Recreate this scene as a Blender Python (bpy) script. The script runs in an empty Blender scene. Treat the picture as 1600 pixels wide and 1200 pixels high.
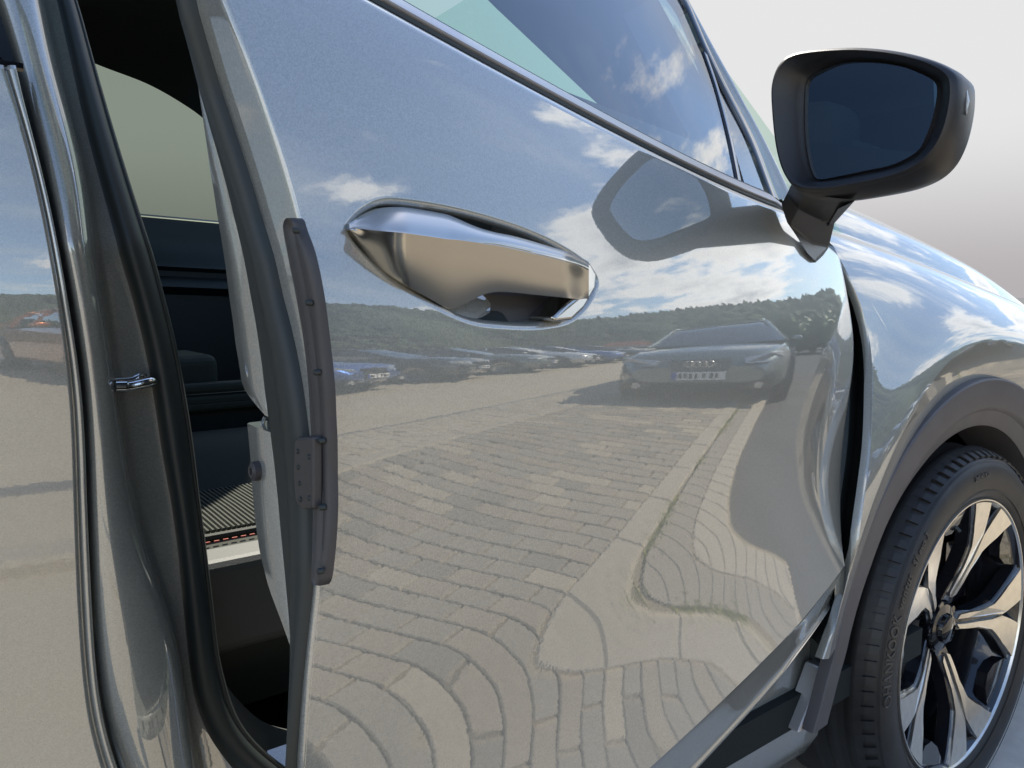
import bpy, math, random
import numpy as np
from math import radians, sin, cos, pi

random.seed(7); rng = np.random.default_rng(7)
SC = bpy.context.scene
COL = SC.collection

# ------------------------------------------------------------------ camera
F = 1209.0; PITCH = radians(6.5); AZ = radians(52.7); CAM = np.array([0, 0, .98])
FW = np.array([cos(AZ)*cos(PITCH), sin(AZ)*cos(PITCH), -sin(PITCH)])
RT = np.array([sin(AZ), -cos(AZ), 0.0]); DN = np.cross(FW, RT)
cd = bpy.data.cameras.new('camera'); cam = bpy.data.objects.new('camera', cd); COL.objects.link(cam)
cd.sensor_width = 36; cd.lens = 36*F/1600; cd.clip_start = .02; cd.clip_end = 2000
cam.location = CAM; cam.rotation_euler = (pi/2-PITCH, 0, AZ-pi/2)
SC.camera = cam

# ------------------------------------------------------------------ world, sun, exposure
SUN_AZ, SUN_EL = radians(60), radians(48)
SKY_STRENGTH = .15
sun = bpy.data.lights.new('sun', 'SUN'); sun.energy = 4.2; sun.angle = radians(.6); sun.color = (1, .93, .80)
so = bpy.data.objects.new('sun', sun); COL.objects.link(so)
so.rotation_euler = (0, pi/2-SUN_EL, SUN_AZ)
SC.view_settings.view_transform = 'Standard'; SC.view_settings.look = 'None'
SC.view_settings.gamma = 1; SC.view_settings.exposure = 1.0
SC.cycles.max_bounces = 8; SC.cycles.glossy_bounces = 6; SC.cycles.transparent_max_bounces = 12
SC.cycles.use_denoising = True

W = bpy.data.worlds.new('World'); SC.world = W; W.use_nodes = True
def world():
    nt = W.node_tree; N = nt.nodes; L = nt.links
    bg = N['Background']; bg.inputs[1].default_value = SKY_STRENGTH
    def math_(op, a, b=None, c=None):
        n = N.new('ShaderNodeMath'); n.operation = op
        for i, v in enumerate((a, b, c)):
            if v is None: continue
            if hasattr(v, 'is_linked'): L.new(v, n.inputs[i])
            else: n.inputs[i].default_value = v
        return n.outputs[0]
    def sstep(v, a, b):
        n = N.new('ShaderNodeMapRange'); n.interpolation_type = 'SMOOTHSTEP'
        L.new(v, n.inputs[0]); n.inputs[1].default_value = a; n.inputs[2].default_value = b
        return n.outputs[0]
    def mix(f, a, b):
        n = N.new('ShaderNodeMix'); n.data_type = 'RGBA'
        L.new(f, n.inputs[0])
        for i, v in ((6, a), (7, b)):
            if hasattr(v, 'is_linked'): L.new(v, n.inputs[i])
            else: n.inputs[i].default_value = (*v, 1)
        return n.outputs[2]
    sky = N.new('ShaderNodeTexSky'); sky.sky_type = 'NISHITA'; sky.sun_disc = False
    sky.sun_elevation = SUN_EL; sky.sun_rotation = pi/2-SUN_AZ
    sky.air_density = 1.0; sky.dust_density = .6; sky.ozone_density = 2.5
    tc = N.new('ShaderNodeTexCoord'); sep = N.new('ShaderNodeSeparateXYZ'); L.new(tc.outputs['Generated'], sep.inputs[0])
    x, y, z = sep.outputs
    # cloud deck: directions projected onto a slightly curved layer
    zz = math_('ADD', math_('MAXIMUM', z, 0.0), .14)
    cv = N.new('ShaderNodeCombineXYZ')
    L.new(math_('DIVIDE', x, zz), cv.inputs[0]); L.new(math_('DIVIDE', y, zz), cv.inputs[1]); cv.inputs[2].default_value = 3.7
    n1 = N.new('ShaderNodeTexNoise'); n1.inputs['Scale'].default_value = 1.5; n1.inputs['Detail'].default_value = 9; n1.inputs['Roughness'].default_value = .61
    L.new(cv.outputs[0], n1.inputs['Vector'])
    n2 = N.new('ShaderNodeTexNoise'); n2.inputs['Scale'].default_value = .34; n2.inputs['Detail'].default_value = 2
    L.new(cv.outputs[0], n2.inputs['Vector'])
    dens = math_('ADD', n1.outputs['Fac'], math_('ADD', math_('MULTIPLY', math_('SUBTRACT', n2.outputs['Fac'], .5), .55), math_('SUBTRACT', math_('MULTIPLY', sstep(z, .42, .05), .075), math_('MULTIPLY', sstep(z, .45, .70), .13))))
    cl = sstep(dens, .54, .63)
    thick = sstep(dens, .60, .85)
    ccol = mix(thick, (7.6, 7.5, 7.3), (3.4, 3.6, 3.9))
    # thin high streaks
    mp = N.new('ShaderNodeMapping'); mp.inputs['Scale'].default_value = (.9, 3.2, 1); mp.inputs['Rotation'].default_value = (0, 0, .7)
    L.new(cv.outputs[0], mp.inputs[0])
    n3 = N.new('ShaderNodeTexNoise'); n3.inputs['Scale'].default_value = .8; n3.inputs['Detail'].default_value = 6; n3.inputs['Roughness'].default_value = .6
    L.new(mp.outputs[0], n3.inputs['Vector'])
    cir = math_('ADD', math_('MULTIPLY', sstep(n3.outputs['Fac'], .42, .78), .45), .03)
    cir = math_('MULTIPLY', cir, math_('SUBTRACT', 1.0, math_('MULTIPLY', sstep(z, .45, .68), .85)))
    c0 = mix(cir, sky.outputs[0], (6.0, 6.1, 6.2))
    c1 = mix(cl, c0, ccol)
    # pale glare haze low under the sun
    hz = math_('SQRT', math_('ADD', math_('MULTIPLY', x, x), math_('MULTIPLY', y, y)))
    az = math_('DIVIDE', math_('ADD', math_('MULTIPLY', x, cos(SUN_AZ)), math_('MULTIPLY', y, sin(SUN_AZ))), math_('MAXIMUM', hz, .001))
    hf = math_('MULTIPLY', sstep(az, cos(radians(49)), cos(radians(41))), math_('SUBTRACT', 1.0, sstep(z, .42, .60)))
    hc = mix(sstep(z, .0, .20), (1.56, 1.47, 1.50), (2.64, 2.64, 2.66))
    c2 = mix(hf, c1, hc)
    L.new(c2, bg.inputs[0])
world()

# ------------------------------------------------------------------ camera maths used to place measured outlines on their surfaces
def ray(px, py): return FW + RT*(px-800)/F + DN*(py-600)/F
def on_y(px, py, y):
    d = ray(px, py); return CAM + d*(y/d[1])
def on_x(px, py, x):
    d = ray(px, py); return CAM + d*(x/d[0])
def on_plane(px, py, p0, n):
    d = ray(px, py); return CAM + d*(((p0-CAM)@n)/(d@n))
def proj(p):
    q = p-CAM; return np.array([800+F*(q@RT)/(q@FW), 600+F*(q@DN)/(q@FW)])
def invert(fn, px, py, x0):
    """parameters (a,b) of the surface fn(a,b) seen at the pixel"""
    v = np.array(x0, float); tgt = np.array([px, py])
    for _ in range(40):
        r = proj(fn(*v))-tgt
        if abs(r).max() < .02: break
        e = 1e-4
        J = np.stack([(proj(fn(v[0]+e, v[1]))-proj(fn(v[0]-e, v[1])))/(2*e), (proj(fn(v[0], v[1]+e))-proj(fn(v[0], v[1]-e)))/(2*e)], 1)
        s = np.linalg.lstsq(J, -r, rcond=None)[0]
        m = abs(s).max()
        if m > .06: s *= .06/m
        v = v+s
    return v
def smooth(x, a, b):
    t = np.clip((np.asarray(x, float)-a)/(b-a), 0, 1); return t*t*(3-2*t)
def itp(x, pts):
    p = np.array(pts, float); return np.interp(x, p[:, 0], p[:, 1])
def spline(pts, n=60, closed=False):
    """Catmull-Rom through points"""
    P = np.array(pts, float); m = len(P); out = []
    segs = m if closed else m-1
    for i in range(segs):
        if closed: a, b, c, d = P[(i-1) % m], P[i], P[(i+1) % m], P[(i+2) % m]
        else:
            b, c = P[i], P[i+1]; a = P[i-1] if i else 2*b-c; d = P[i+2] if i+2 < m else 2*c-b
        for t in np.linspace(0, 1, 12, endpoint=False):
            out.append(.5*((2*b)+(c-a)*t+(2*a-5*b+4*c-d)*t*t+(3*b-a-3*c+d)*t**3))
    if not closed: out.append(P[-1])
    out = np.array(out)
    q = np.vstack([out, out[:1]]) if closed else out
    s = np.concatenate([[0], np.cumsum(np.linalg.norm(np.diff(q, axis=0), axis=1))])
    u = np.linspace(0, s[-1], n, endpoint=not closed)
    return np.stack([np.interp(u, s, q[:, k]) for k in range(q.shape[1])], 1)

# ------------------------------------------------------------------ mesh helpers
def tag(o, label=None, cat=None, group=None, kind=None):
    if label: o['label'] = label
    if cat: o['category'] = cat
    if group: o['group'] = group
    if kind: o['kind'] = kind
    return o
def empty(name, loc=(0, 0, 0), parent=None):
    o = bpy.data.objects.new(name, None); COL.objects.link(o); o.location = loc
    if parent: o.parent = parent
    return o
def link(name, me, mat, parent=None):
    o = bpy.data.objects.new(name, me); COL.objects.link(o)
    if mat: me.materials.append(mat)
    if parent: o.parent = parent
    return o
class MB:
    """collects shapes of ONE object"""
    def __init__(s): s.v = []; s.f = []; s.n = 0; s.nor = None
    def add(s, V, Fc):
        V = [tuple(map(float, p)) for p in V]
        s.f += [tuple(i+s.n for i in f) for f in Fc]; s.v += V; s.n += len(V); return s
    def grid(s, P, closed_u=False, closed_v=False, flip=False):
        P = np.asarray(P, float); a, b = P.shape[:2]; fs = []
        for i in range(a if closed_u else a-1):
            for j in range(b if closed_v else b-1):
                i2, j2 = (i+1) % a, (j+1) % b
                q = (i*b+j, i2*b+j, i2*b+j2, i*b+j2); fs.append(q[::-1] if flip else q)
        return s.add(P.reshape(-1, 3), fs)
    def box(s, c, d, R=None):
        c = np.array(c, float); d = np.array(d, float)/2
        V = np.array([(x, y, z) for x in (-1, 1) for y in (-1, 1) for z in (-1, 1)], float)*d
        if R is not None: V = V@np.array(R).T
        return s.add(V+c, [(0, 1, 3, 2), (4, 6, 7, 5), (0, 4, 5, 1), (2, 3, 7, 6), (0, 2, 6, 4), (1, 5, 7, 3)])
    def tube(s, path, r, n=10, cap=True):
        path = np.array(path, float); r = np.broadcast_to(np.asarray(r, float), (len(path),))
        T = np.gradient(path, axis=0); T /= np.linalg.norm(T, axis=1)[:, None]
        up = np.array([0, 0, 1.]) if abs(T[0][2]) < .9 else np.array([1., 0, 0])
        rings = []
        a = np.cross(up, T[0]); a /= np.linalg.norm(a)
        for p, t, rr in zip(path, T, r):
            a = a-t*(a@t); a /= np.linalg.norm(a); b = np.cross(t, a)
            rings.append([p+rr*(cos(k)*a+sin(k)*b) for k in np.linspace(0, 2*pi, n, endpoint=False)])
        base = s.n; s.grid(rings, closed_v=True)
        if cap:
            s.f.append(tuple(range(base, base+n))[::-1]); e = base+(len(path)-1)*n; s.f.append(tuple(range(e, e+n)))
        return s
    def prism(s, poly, d):
        """polygon of 3D points extruded by vector d"""
        A = np.array(poly, float); B = A+np.array(d, float); n = len(A)
        return s.add(np.vstack([A, B]), [tuple(range(n))[::-1], tuple(range(n, 2*n))]+[(i, (i+1) % n, n+(i+1) % n, n+i) for i in range(n)])
    def lathe(s, prof, c, ax, n=48):
        """profile (radius, along axis) around the axis ax"""
        ax = np.array(ax, float); ax /= np.linalg.norm(ax)
        a = np.cross(ax, [0, 0, 1.]) if abs(ax[2]) < .9 else np.cross(ax, [1., 0, 0]); a /= np.linalg.norm(a); b = np.cross(ax, a)
        P = [[np.array(c)+h*ax+r*(cos(k)*a+sin(k)*b) for k in np.linspace(0, 2*pi, n, endpoint=False)] for r, h in prof]
        return s.grid(P, closed_v=True)
    def mesh(s, name, sharp=None, smooth=True):
        me = bpy.data.meshes.new(name); me.from_pydata(s.v, [], s.f); me.update()
        if smooth:
            me.polygons.foreach_set('use_smooth', [True]*len(me.polygons))
            if sharp is not None: me.set_sharp_from_angle(angle=radians(sharp))
        return me
    def build(s, name, mat, parent=None, sharp=35, smooth=True, fix=True, normals=None):
        if normals is not None:
            V = np.array(s.v); NN = np.array(normals)
            for i, f in enumerate(s.f):
                g = np.cross(V[f[1]]-V[f[0]], V[f[2]]-V[f[0]])+np.cross(V[f[2]]-V[f[0]], V[f[-1]]-V[f[0]])
                if g@(NN[f[0]]+NN[f[1]]+NN[f[2]]) < 0: s.f[i] = f[::-1]
        me = s.mesh(name, sharp, smooth)
        if fix:
            import bmesh
            bm = bmesh.new(); bm.from_mesh(me); bmesh.ops.recalc_face_normals(bm, faces=bm.faces); bm.to_mesh(me); bm.free()
        if normals is not None: me.normals_split_custom_set_from_vertices([tuple(map(float, q)) for q in normals])
        return link(name, me, mat, parent)
def orient(o, d):
    me = o.data; n = sum((np.array(p.normal)*p.area for p in me.polygons), np.zeros(3))
    if n@np.array(d) < 0: me.flip_normals()
    return o
def bevel(o, w, seg=2, angle=30):
    m = o.modifiers.new('bevel', 'BEVEL'); m.width = w; m.segments = seg; m.limit_method = 'ANGLE'; m.angle_limit = radians(angle)
    return o
def thick(o, t, off=-1):
    m = o.modifiers.new('solid', 'SOLIDIFY'); m.thickness = t; m.offset = off; return o
def sub(o, k=2):
    m = o.modifiers.new('sub', 'SUBSURF'); m.levels = k; m.render_levels = k; return o

# ------------------------------------------------------------------ materials
def mat(name, col, rough=.5, metal=0, spec=.5, coat=0, coat_ior=1.5, bump=None, vary=None, ior=1.5, coat_rough=.0):
    m = bpy.data.materials.new(name); m.use_nodes = True; nt = m.node_tree; N = nt.nodes; L = nt.links
    b = N['Principled BSDF']; b.inputs['Base Color'].default_value = (*col, 1); b.inputs['Roughness'].default_value = rough
    b.inputs['Metallic'].default_value = metal; b.inputs['IOR'].default_value = ior; b.inputs['Specular IOR Level'].default_value = spec
    b.inputs['Coat Weight'].default_value = coat; b.inputs['Coat IOR'].default_value = coat_ior; b.inputs['Coat Roughness'].default_value = coat_rough
    tc = N.new('ShaderNodeTexCoord')
    if vary:
        sc, amt, det = vary
        n = N.new('ShaderNodeTexNoise'); n.inputs['Scale'].default_value = sc; n.inputs['Detail'].default_value = det
        L.new(tc.outputs['Object'], n.inputs['Vector'])
        mr = N.new('ShaderNodeMapRange'); mr.inputs[1].default_value = .3; mr.inputs[2].default_value = .7; mr.inputs[3].default_value = 1-amt; mr.inputs[4].default_value = 1+amt
        L.new(n.outputs['Fac'], mr.inputs[0])
        mx = N.new('ShaderNodeMix'); mx.data_type = 'RGBA'; mx.blend_type = 'MULTIPLY'; mx.inputs[0].default_value = 1; mx.inputs[6].default_value = (*col, 1)
        L.new(mr.outputs[0], mx.inputs[7]); L.new(mx.outputs[2], b.inputs['Base Color'])
    if bump:
        sc, st, dist = bump
        n = N.new('ShaderNodeTexNoise'); n.inputs['Scale'].default_value = sc; n.inputs['Detail'].default_value = 3
        L.new(tc.outputs['Object'], n.inputs['Vector'])
        bp = N.new('ShaderNodeBump'); bp.inputs['Strength'].default_value = st; bp.inputs['Distance'].default_value = dist
        L.new(n.outputs['Fac'], bp.inputs['Height']); L.new(bp.outputs[0], b.inputs['Normal'])
    return m
def paint_mat(name, col, rough=.46, coat_ior=2.1, metal=.35):
    m = mat(name, col, rough, metal, coat=1, coat_ior=coat_ior); nt = m.node_tree; N = nt.nodes; L = nt.links; b = N['Principled BSDF']
    tc = N.new('ShaderNodeTexCoord')
    # metallic flake
    v = N.new('ShaderNodeTexVoronoi'); v.inputs['Scale'].default_value = 1400; L.new(tc.outputs['Object'], v.inputs['Vector'])
    mr = N.new('ShaderNodeMapRange'); mr.inputs[3].default_value = .80; mr.inputs[4].default_value = 1.22
    L.new(v.outputs['Color'], mr.inputs[0])
    mx = N.new('ShaderNodeMix'); mx.data_type = 'RGBA'; mx.blend_type = 'MULTIPLY'; mx.inputs[0].default_value = 1; mx.inputs[6].default_value = (*col, 1)
    L.new(mr.outputs[0], mx.inputs[7]); L.new(mx.outputs[2], b.inputs['Base Color'])
    # orange peel in the lacquer
    n = N.new('ShaderNodeTexNoise'); n.inputs['Scale'].default_value = 330; n.inputs['Detail'].default_value = 1; L.new(tc.outputs['Object'], n.inputs['Vector'])
    bp = N.new('ShaderNodeBump'); bp.inputs['Strength'].default_value = .10; bp.inputs['Distance'].default_value = .00006
    L.new(n.outputs['Fac'], bp.inputs['Height']); L.new(bp.outputs[0], b.inputs['Coat Normal'])
    return m
def glass_mat(name, tint, ior=1.7, gtint=(1, 1, 1)):
    m = bpy.data.materials.new(name); m.use_nodes = True; nt = m.node_tree; N = nt.nodes; L = nt.links
    N.remove(N['Principled BSDF']); out = N['Material Output']
    t = N.new('ShaderNodeBsdfTransparent'); t.inputs[0].default_value = (*tint, 1)
    g = N.new('ShaderNodeBsdfGlossy'); g.inputs['Roughness'].default_value = 0; g.inputs[0].default_value = (*gtint, 1)
    fr = N.new('ShaderNodeFresnel'); fr.inputs[0].default_value = ior
    mx = N.new('ShaderNodeMixShader'); L.new(fr.outputs[0], mx.inputs[0]); L.new(t.outputs[0], mx.inputs[1]); L.new(g.outputs[0], mx.inputs[2])
    L.new(mx.outputs[0], out.inputs[0]); return m

M = {}
M['paint'] = paint_mat('grey_metallic_paint', (.285, .292, .268), coat_ior=2.45)
M['plastic'] = mat('black_grained_plastic', (.016, .016, .018), .42, bump=(900, .25, .0004))
M['cladding'] = mat('charcoal_arch_plastic', (.085, .080, .084), .5, bump=(1200, .3, .0003), vary=(14, .12, 3))
M['rubber'] = mat('black_rubber', (.020, .026, .026), .5, bump=(600, .2, .0003))
M['guard'] = mat('charcoal_moulded_plastic', (.042, .040, .042), .45, bump=(1000, .2, .0003))
M['gloss_black'] = mat('gloss_black', (.006, .006, .008), .08, coat=.5)
M['dark_silver'] = mat('dark_gloss_wheel_paint', (.018, .018, .022), .2, metal=.3, coat=1)
M['machined'] = mat('machined_alloy', (.90, .86, .78), .30, metal=1, vary=(60, .06, 2))
M['chrome'] = mat('satin_chrome', (.50, .485, .45), .22, metal=1)
M['bright'] = mat('polished_steel', (.75, .75, .74), .06, metal=1)
M['moulding'] = mat('satin_grey_belt_moulding', (.50, .49, .49), .36, metal=.6)
M['tyre'] = mat('tyre_rubber', (.024, .0235, .023), .5, bump=(220, .15, .0006), vary=(30, .2, 4))
M['tyre_text'] = mat('raised_tyre_lettering', (.06, .057, .053), .4)
M['glass'] = glass_mat('green_tinted_glass', (.50, .70, .62), 2.1)
M['darkglass'] = glass_mat('dark_privacy_glass', (.045, .05, .055), 1.7)
M['windscreen'] = glass_mat('clear_green_windscreen', (.70, .86, .78), 1.3)
M['farglass'] = glass_mat('far_side_tinted_glass', (.30, .345, .285), 1.08)
M['mirror'] = mat('blue_tinted_mirror', (.30, .34, .38), .0, metal=1)
M['trim'] = mat('soft_black_trim', (.012, .015, .016), .55, bump=(500, .2, .0005))
M['lining'] = mat('dark_headlining', (.010, .014, .014), .9, bump=(800, .3, .0005))
M['seat'] = mat('charcoal_seat_fabric', (.085, .09, .078), .85, spec=.1, bump=(900, .5, .0008))
M['leather'] = mat('black_leatherette', (.045, .05, .043), .6, spec=.12, bump=(600, .4, .0006))
M['stitch'] = mat('red_stitching', (.35, .05, .03), .7)
M['sillplastic'] = mat('grained_sill_plastic', (.05, .056, .052), .6, bump=(900, .5, .0006))
M['disc'] = mat('brake_disc_steel', (.20, .20, .20), .35, metal=1)
M['lens'] = mat('clear_indicator_lens', (.55, .58, .60), .05, coat=1)

# ================================================================== SETTING
def ground_mat(name, col, sc, amt, rough=.85, bump=.004, col2=None):
    m = bpy.data.materials.new(name); m.use_nodes = True; nt = m.node_tree; N = nt.nodes; L = nt.links; b = N['Principled BSDF']
    b.inputs['Roughness'].default_value = rough
    tc = N.new('ShaderNodeTexCoord')
    n = N.new('ShaderNodeTexNoise'); n.inputs['Scale'].default_value = sc; n.inputs['Detail'].default_value = 8; n.inputs['Roughness'].default_value = .7
    L.new(tc.outputs['Object'], n.inputs['Vector'])
    n2 = N.new('ShaderNodeTexNoise'); n2.inputs['Scale'].default_value = sc*.02; n2.inputs['Detail'].default_value = 4
    L.new(tc.outputs['Object'], n2.inputs['Vector'])
    ad = N.new('ShaderNodeMath'); ad.operation = 'ADD'; L.new(n.outputs['Fac'], ad.inputs[0]); L.new(n2.outputs['Fac'], ad.inputs[1])
    cr = N.new('ShaderNodeValToRGB'); cr.color_ramp.elements[0].position = .35; cr.color_ramp.elements[1].position = .65
    mr = N.new('ShaderNodeMath'); mr.operation = 'MULTIPLY'; mr.inputs[1].default_value = .5; L.new(ad.outputs[0], mr.inputs[0]); L.new(mr.outputs[0], cr.inputs[0])
    c2 = col2 or tuple(c*(1+amt) for c in col)
    cr.color_ramp.elements[0].color = (*[c*(1-amt) for c in col], 1); cr.color_ramp.elements[1].color = (*c2, 1)
    L.new(cr.outputs[0], b.inputs['Base Color'])
    bp = N.new('ShaderNodeBump'); bp.inputs['Distance'].default_value = bump; bp.inputs['Strength'].default_value = .35
    L.new(n.outputs['Fac'], bp.inputs['Height']); L.new(bp.outputs[0], b.inputs['Normal'])
    return m
def sheet(name, x0, x1, y0, y1, z, m, kind='structure'):
    o = MB().add([(x0, y0, z), (x1, y0, z), (x1, y1, z), (x0, y1, z)], [(0, 1, 2, 3)]).build(name, m, smooth=False)
    return tag(o, kind=kind)
M['asphalt'] = ground_mat('worn_asphalt', (.055, .054, .053), 90, .35)
M['tan'] = ground_mat('light_tan_paving', (.39, .333, .245), 60, .10)
M['joint'] = ground_mat('sandy_joint', (.085, .076, .06), 120, .3)
M['drain'] = ground_mat('dark_drain_stone', (.13, .125, .12), 60, .3)
M['kerb'] = ground_mat('pale_kerb_stone', (.36, .312, .238), 50, .2)
PAV = [ground_mat('paver_'+n, c, 70, .22) for n, c in (('grey', (.275, .238, .184)), ('brown', (.300, .248, .183)), ('pale', (.365, .308, .226)), ('dark', (.225, .196, .153)))]
g = sheet('asphalt_ground', -400, 400, -400, 400, 0, M['asphalt'])
tag(sheet('tan_pavement', -60, 26, -40, -2.30, .004, M['tan']), 'light tan paving beyond the drain strip')
tag(sheet('paved_bed', -60, 26, -2.30, .0, .004, M['joint']), 'sandy joint bed under the pavers')

tag(sheet('rear_pavement', -60, .825, -2.19, -.16, .03, M['tan']), 'plain tan paving behind the block paving')
paving = tag(empty('paving'), 'grey brown block paving in running bond', kind='structure')
def slab(w, d, h, b=.0035):
    mb = MB(); x, y = w/2, d/2
    r0 = [(-x, -y, 0), (x, -y, 0), (x, y, 0), (-x, y, 0)]; r1 = [(p[0], p[1], h-b) for p in r0]
    r2 = [(math.copysign(abs(p[0])-b, p[0]), math.copysign(abs(p[1])-b, p[1]), h) for p in r0]
    mb.add(r0+r1+r2, [(0, 1, 5, 4), (1, 2, 6, 5), (2, 3, 7, 6), (3, 0, 4, 7), (4, 5, 9, 8), (5, 6, 10, 9), (6, 7, 11, 10), (7, 4, 8, 11), (8, 9, 10, 11)])
    return mb
pm = []
for k in range(4):
    me = slab(.107, .161, .045).mesh('paver', None, False); me.materials.append(PAV[k]); pm.append(me)
pick = [0, 0, 0, 1, 1, 2, 3]
far = [MB() for _ in range(4)]
sl = slab(.107, .161, .045)
cnt = 0
half = slab(.107, .077, .045); hm_ = []
for k in range(4):
    me = half.mesh('paver', None, False); me.materials.append(PAV[k]); hm_.append(me)
for i in range(130):
    x = .9+i*.115
    ys = [(-.225-j*.17, 0) for j in range(8)] if i % 2 == 0 else [(-.182, 1)]+[(-.31-j*.17, 0) for j in range(7)]+[(-1.458, 1)]
    for y, hf in ys:
        k = random.choice(pick); dz = .006+random.uniform(-.001, .001)
        if cnt < 295:
            o = bpy.data.objects.new('paver', hm_[k] if hf else pm[k]); COL.objects.link(o); o.location = (x, y, dz); o.parent = paving
            o.rotation_euler = (random.uniform(-.006, .006), random.uniform(-.006, .006), random.uniform(-.012, .012)); cnt += 1
        else:
            b_ = half if hf else sl; far[k].add(np.array(b_.v)+[x, y, dz], b_.f)
for k in range(4): tag(far[k].build('paver_field', PAV[k], paving, smooth=False, fix=False), kind='stuff')
small = [MB(), MB()]
ss = slab(.096, .096, .045)
for i in range(9, 150):     # small setts between the pale band and the drain
    for j in range(6):
        small[random.random() < .4].add(np.array(ss.v)+[i*.1+(j % 2)*.05, -1.68-j*.1, .005+random.uniform(-.003, .003)], ss.f)
tag(small[0].build('sett_field', M['kerb'], paving, smooth=False, fix=False), kind='stuff')
tag(small[1].build('sett_field', PAV[2], paving, smooth=False, fix=False), kind='stuff')
def row(name, y, w, ln, m, n, x0, h=.052):
    me = slab(ln-.006, w, h, .008).mesh(name, None, False); me.materials.append(m)
    for i in range(n):
        o = bpy.data.objects.new(name, me); COL.objects.link(o); o.location = (x0+i*ln, y, .006+random.uniform(-.002, .002)); o.parent = paving
        o.rotation_euler = (0, 0, random.uniform(-.004, .004))
row('band_stone', -1.555, .12, .5, M['kerb'], 40, -4)
row('drain_stone', -2.255, .12, .5, M['drain'], 40, -4, .03)
row('kerb_stone', -.072, .13, .5, M['kerb'], 40, -4, .05)
for k in range(2):
    me = slab(.118, .118, .045).mesh('gutter_sett', None, False); me.materials.append(M['kerb'] if k else PAV[0])
    for i in range(70):
        o = bpy.data.objects.new('gutter_sett', me); COL.objects.link(o); o.location = (.9+i*.122, .07+k*.122, .004); o.parent = paving
# pale concrete slabs under the front of the car
M['concrete'] = ground_mat('pale_concrete', (.62, .57, .50), 30, .14)
apron = tag(empty('concrete_apron'), 'pale concrete slabs under the front wheel', kind='structure')
me = slab(.565, .592, .012, .004).mesh('concrete_slab', None, False); me.materials.append(M['concrete'])
for i in range(3):
    for j in range(4):
        o = bpy.data.objects.new('concrete_slab', me); COL.objects.link(o); o.location = (1.29+i*.57, .62+j*.6, .002+random.uniform(0, .001)); o.parent = apron
# weeds in the gutter joint
M['weed'] = mat('yellow_green_weed', (.36, .36, .10), .7)
wd = MB()
for i in range(6000):
    x = .8+rng.random()**1.3*7; c = sin(x*3.1)+sin(x*7.3+1)+.6*sin(x*17)
    if c < -.2: continue
    y = .004+rng.normal()*.014; h = .012+rng.random()*.03; a = rng.random()*6.28; q = h*.7
    dx, dy = cos(a)*.006, sin(a)*.006; lx, ly = rng.normal()*q, rng.normal()*q
    wd.add([(x-dx, y-dy, .01), (x+dx, y+dy, .01), (x+lx, y+ly, .03+h)], [(0, 1, 2)])
tag(wd.build('gutter_weeds', M['weed'], smooth=False, fix=False), 'yellowish weeds growing along the gutter joint', 'weeds', kind='stuff')

# wooded hill seen reflected in the paint
M['forest'] = ground_mat('forest_green', (.030, .045, .022), .5, .5, .9, .3, (.060, .080, .035))
M['leaf'] = mat('leaf_green', (.050, .085, .025), .6, vary=(3, .4, 3))
def hill():
    mb = MB(); A = np.radians(np.linspace(-125, 9, 90)); rows = []
    for k, fr in enumerate(np.linspace(0, 1, 10)):
        r = []
        for a in A:
            d = np.degrees(a)
            top = 16+12*math.exp(-((d+48)/20)**2)+1.5*sin(d*.09)-5*smooth(d, -18, 9)-1*sin(d*.2)
            R = 72+fr*55+4*sin(d*.3+fr*5)
            z = top*smooth(fr, -.05, .85)
            r.append((R*cos(a), R*sin(a), z-.5))
        rows.append(r)
    mb.grid(rows)
    # crowns standing on the slope
    ico = [(0, 0, 1), (.9, 0, .35), (.28, .85, .35), (-.72, .52, .35), (-.72, -.52, .35), (.28, -.85, .35), (.72, .52, -.4), (-.28, .85, -.4), (-.9, 0, -.4), (-.28, -.85, -.4), (.72, -.52, -.4), (0, 0, -1)]
    fi = [(0, 1, 2), (0, 2, 3), (0, 3, 4), (0, 4, 5), (0, 5, 1), (1, 6, 2), (2, 7, 3), (3, 8, 4), (4, 9, 5), (5, 10, 1), (2, 6, 7), (3, 7, 8), (4, 8, 9), (5, 9, 10), (1, 10, 6)]
    ico = np.array(ico)
    for i in range(9000):
        d = rng.uniform(-124, 8); fr = rng.random()**.8; a = radians(d)
        top = 16+12*math.exp(-((d+48)/20)**2)+1.5*sin(d*.09)-5*float(smooth(d, -18, 9))-1*sin(d*.2)
        R = 72+fr*55; z = top*float(smooth(fr, -.05, .85))
        s = rng.uniform(.5, 1.3)
        mb.add(ico*[s, s, s*rng.uniform(.8, 1.25)]*(1+.25*rng.normal(size=(12, 1)))+[R*cos(a), R*sin(a), z+s*.3], fi)
    return tag(mb.build('wooded_hill', M['forest'], smooth=False, fix=False), 'dark green wooded hillside', kind='structure')
hill()
def leaf_mass(mb, c, r, n, size):
    for i in range(n):
        v = rng.normal(size=3); v /= np.linalg.norm(v); p = np.array(c)+v*np.array(r)*rng.uniform(.55, 1.05)
        a = rng.normal(size=3); a /= np.linalg.norm(a); b = np.cross(a, v); b /= np.linalg.norm(b)+1e-6
        s = size*rng.uniform(.6, 1.4); mb.add([p-a*s, p+b*s*.6, p+a*s, p-b*s*.6], [(0, 1, 2, 3)])
M['bark'] = mat('bark', (.08, .06, .045), .9)
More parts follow.
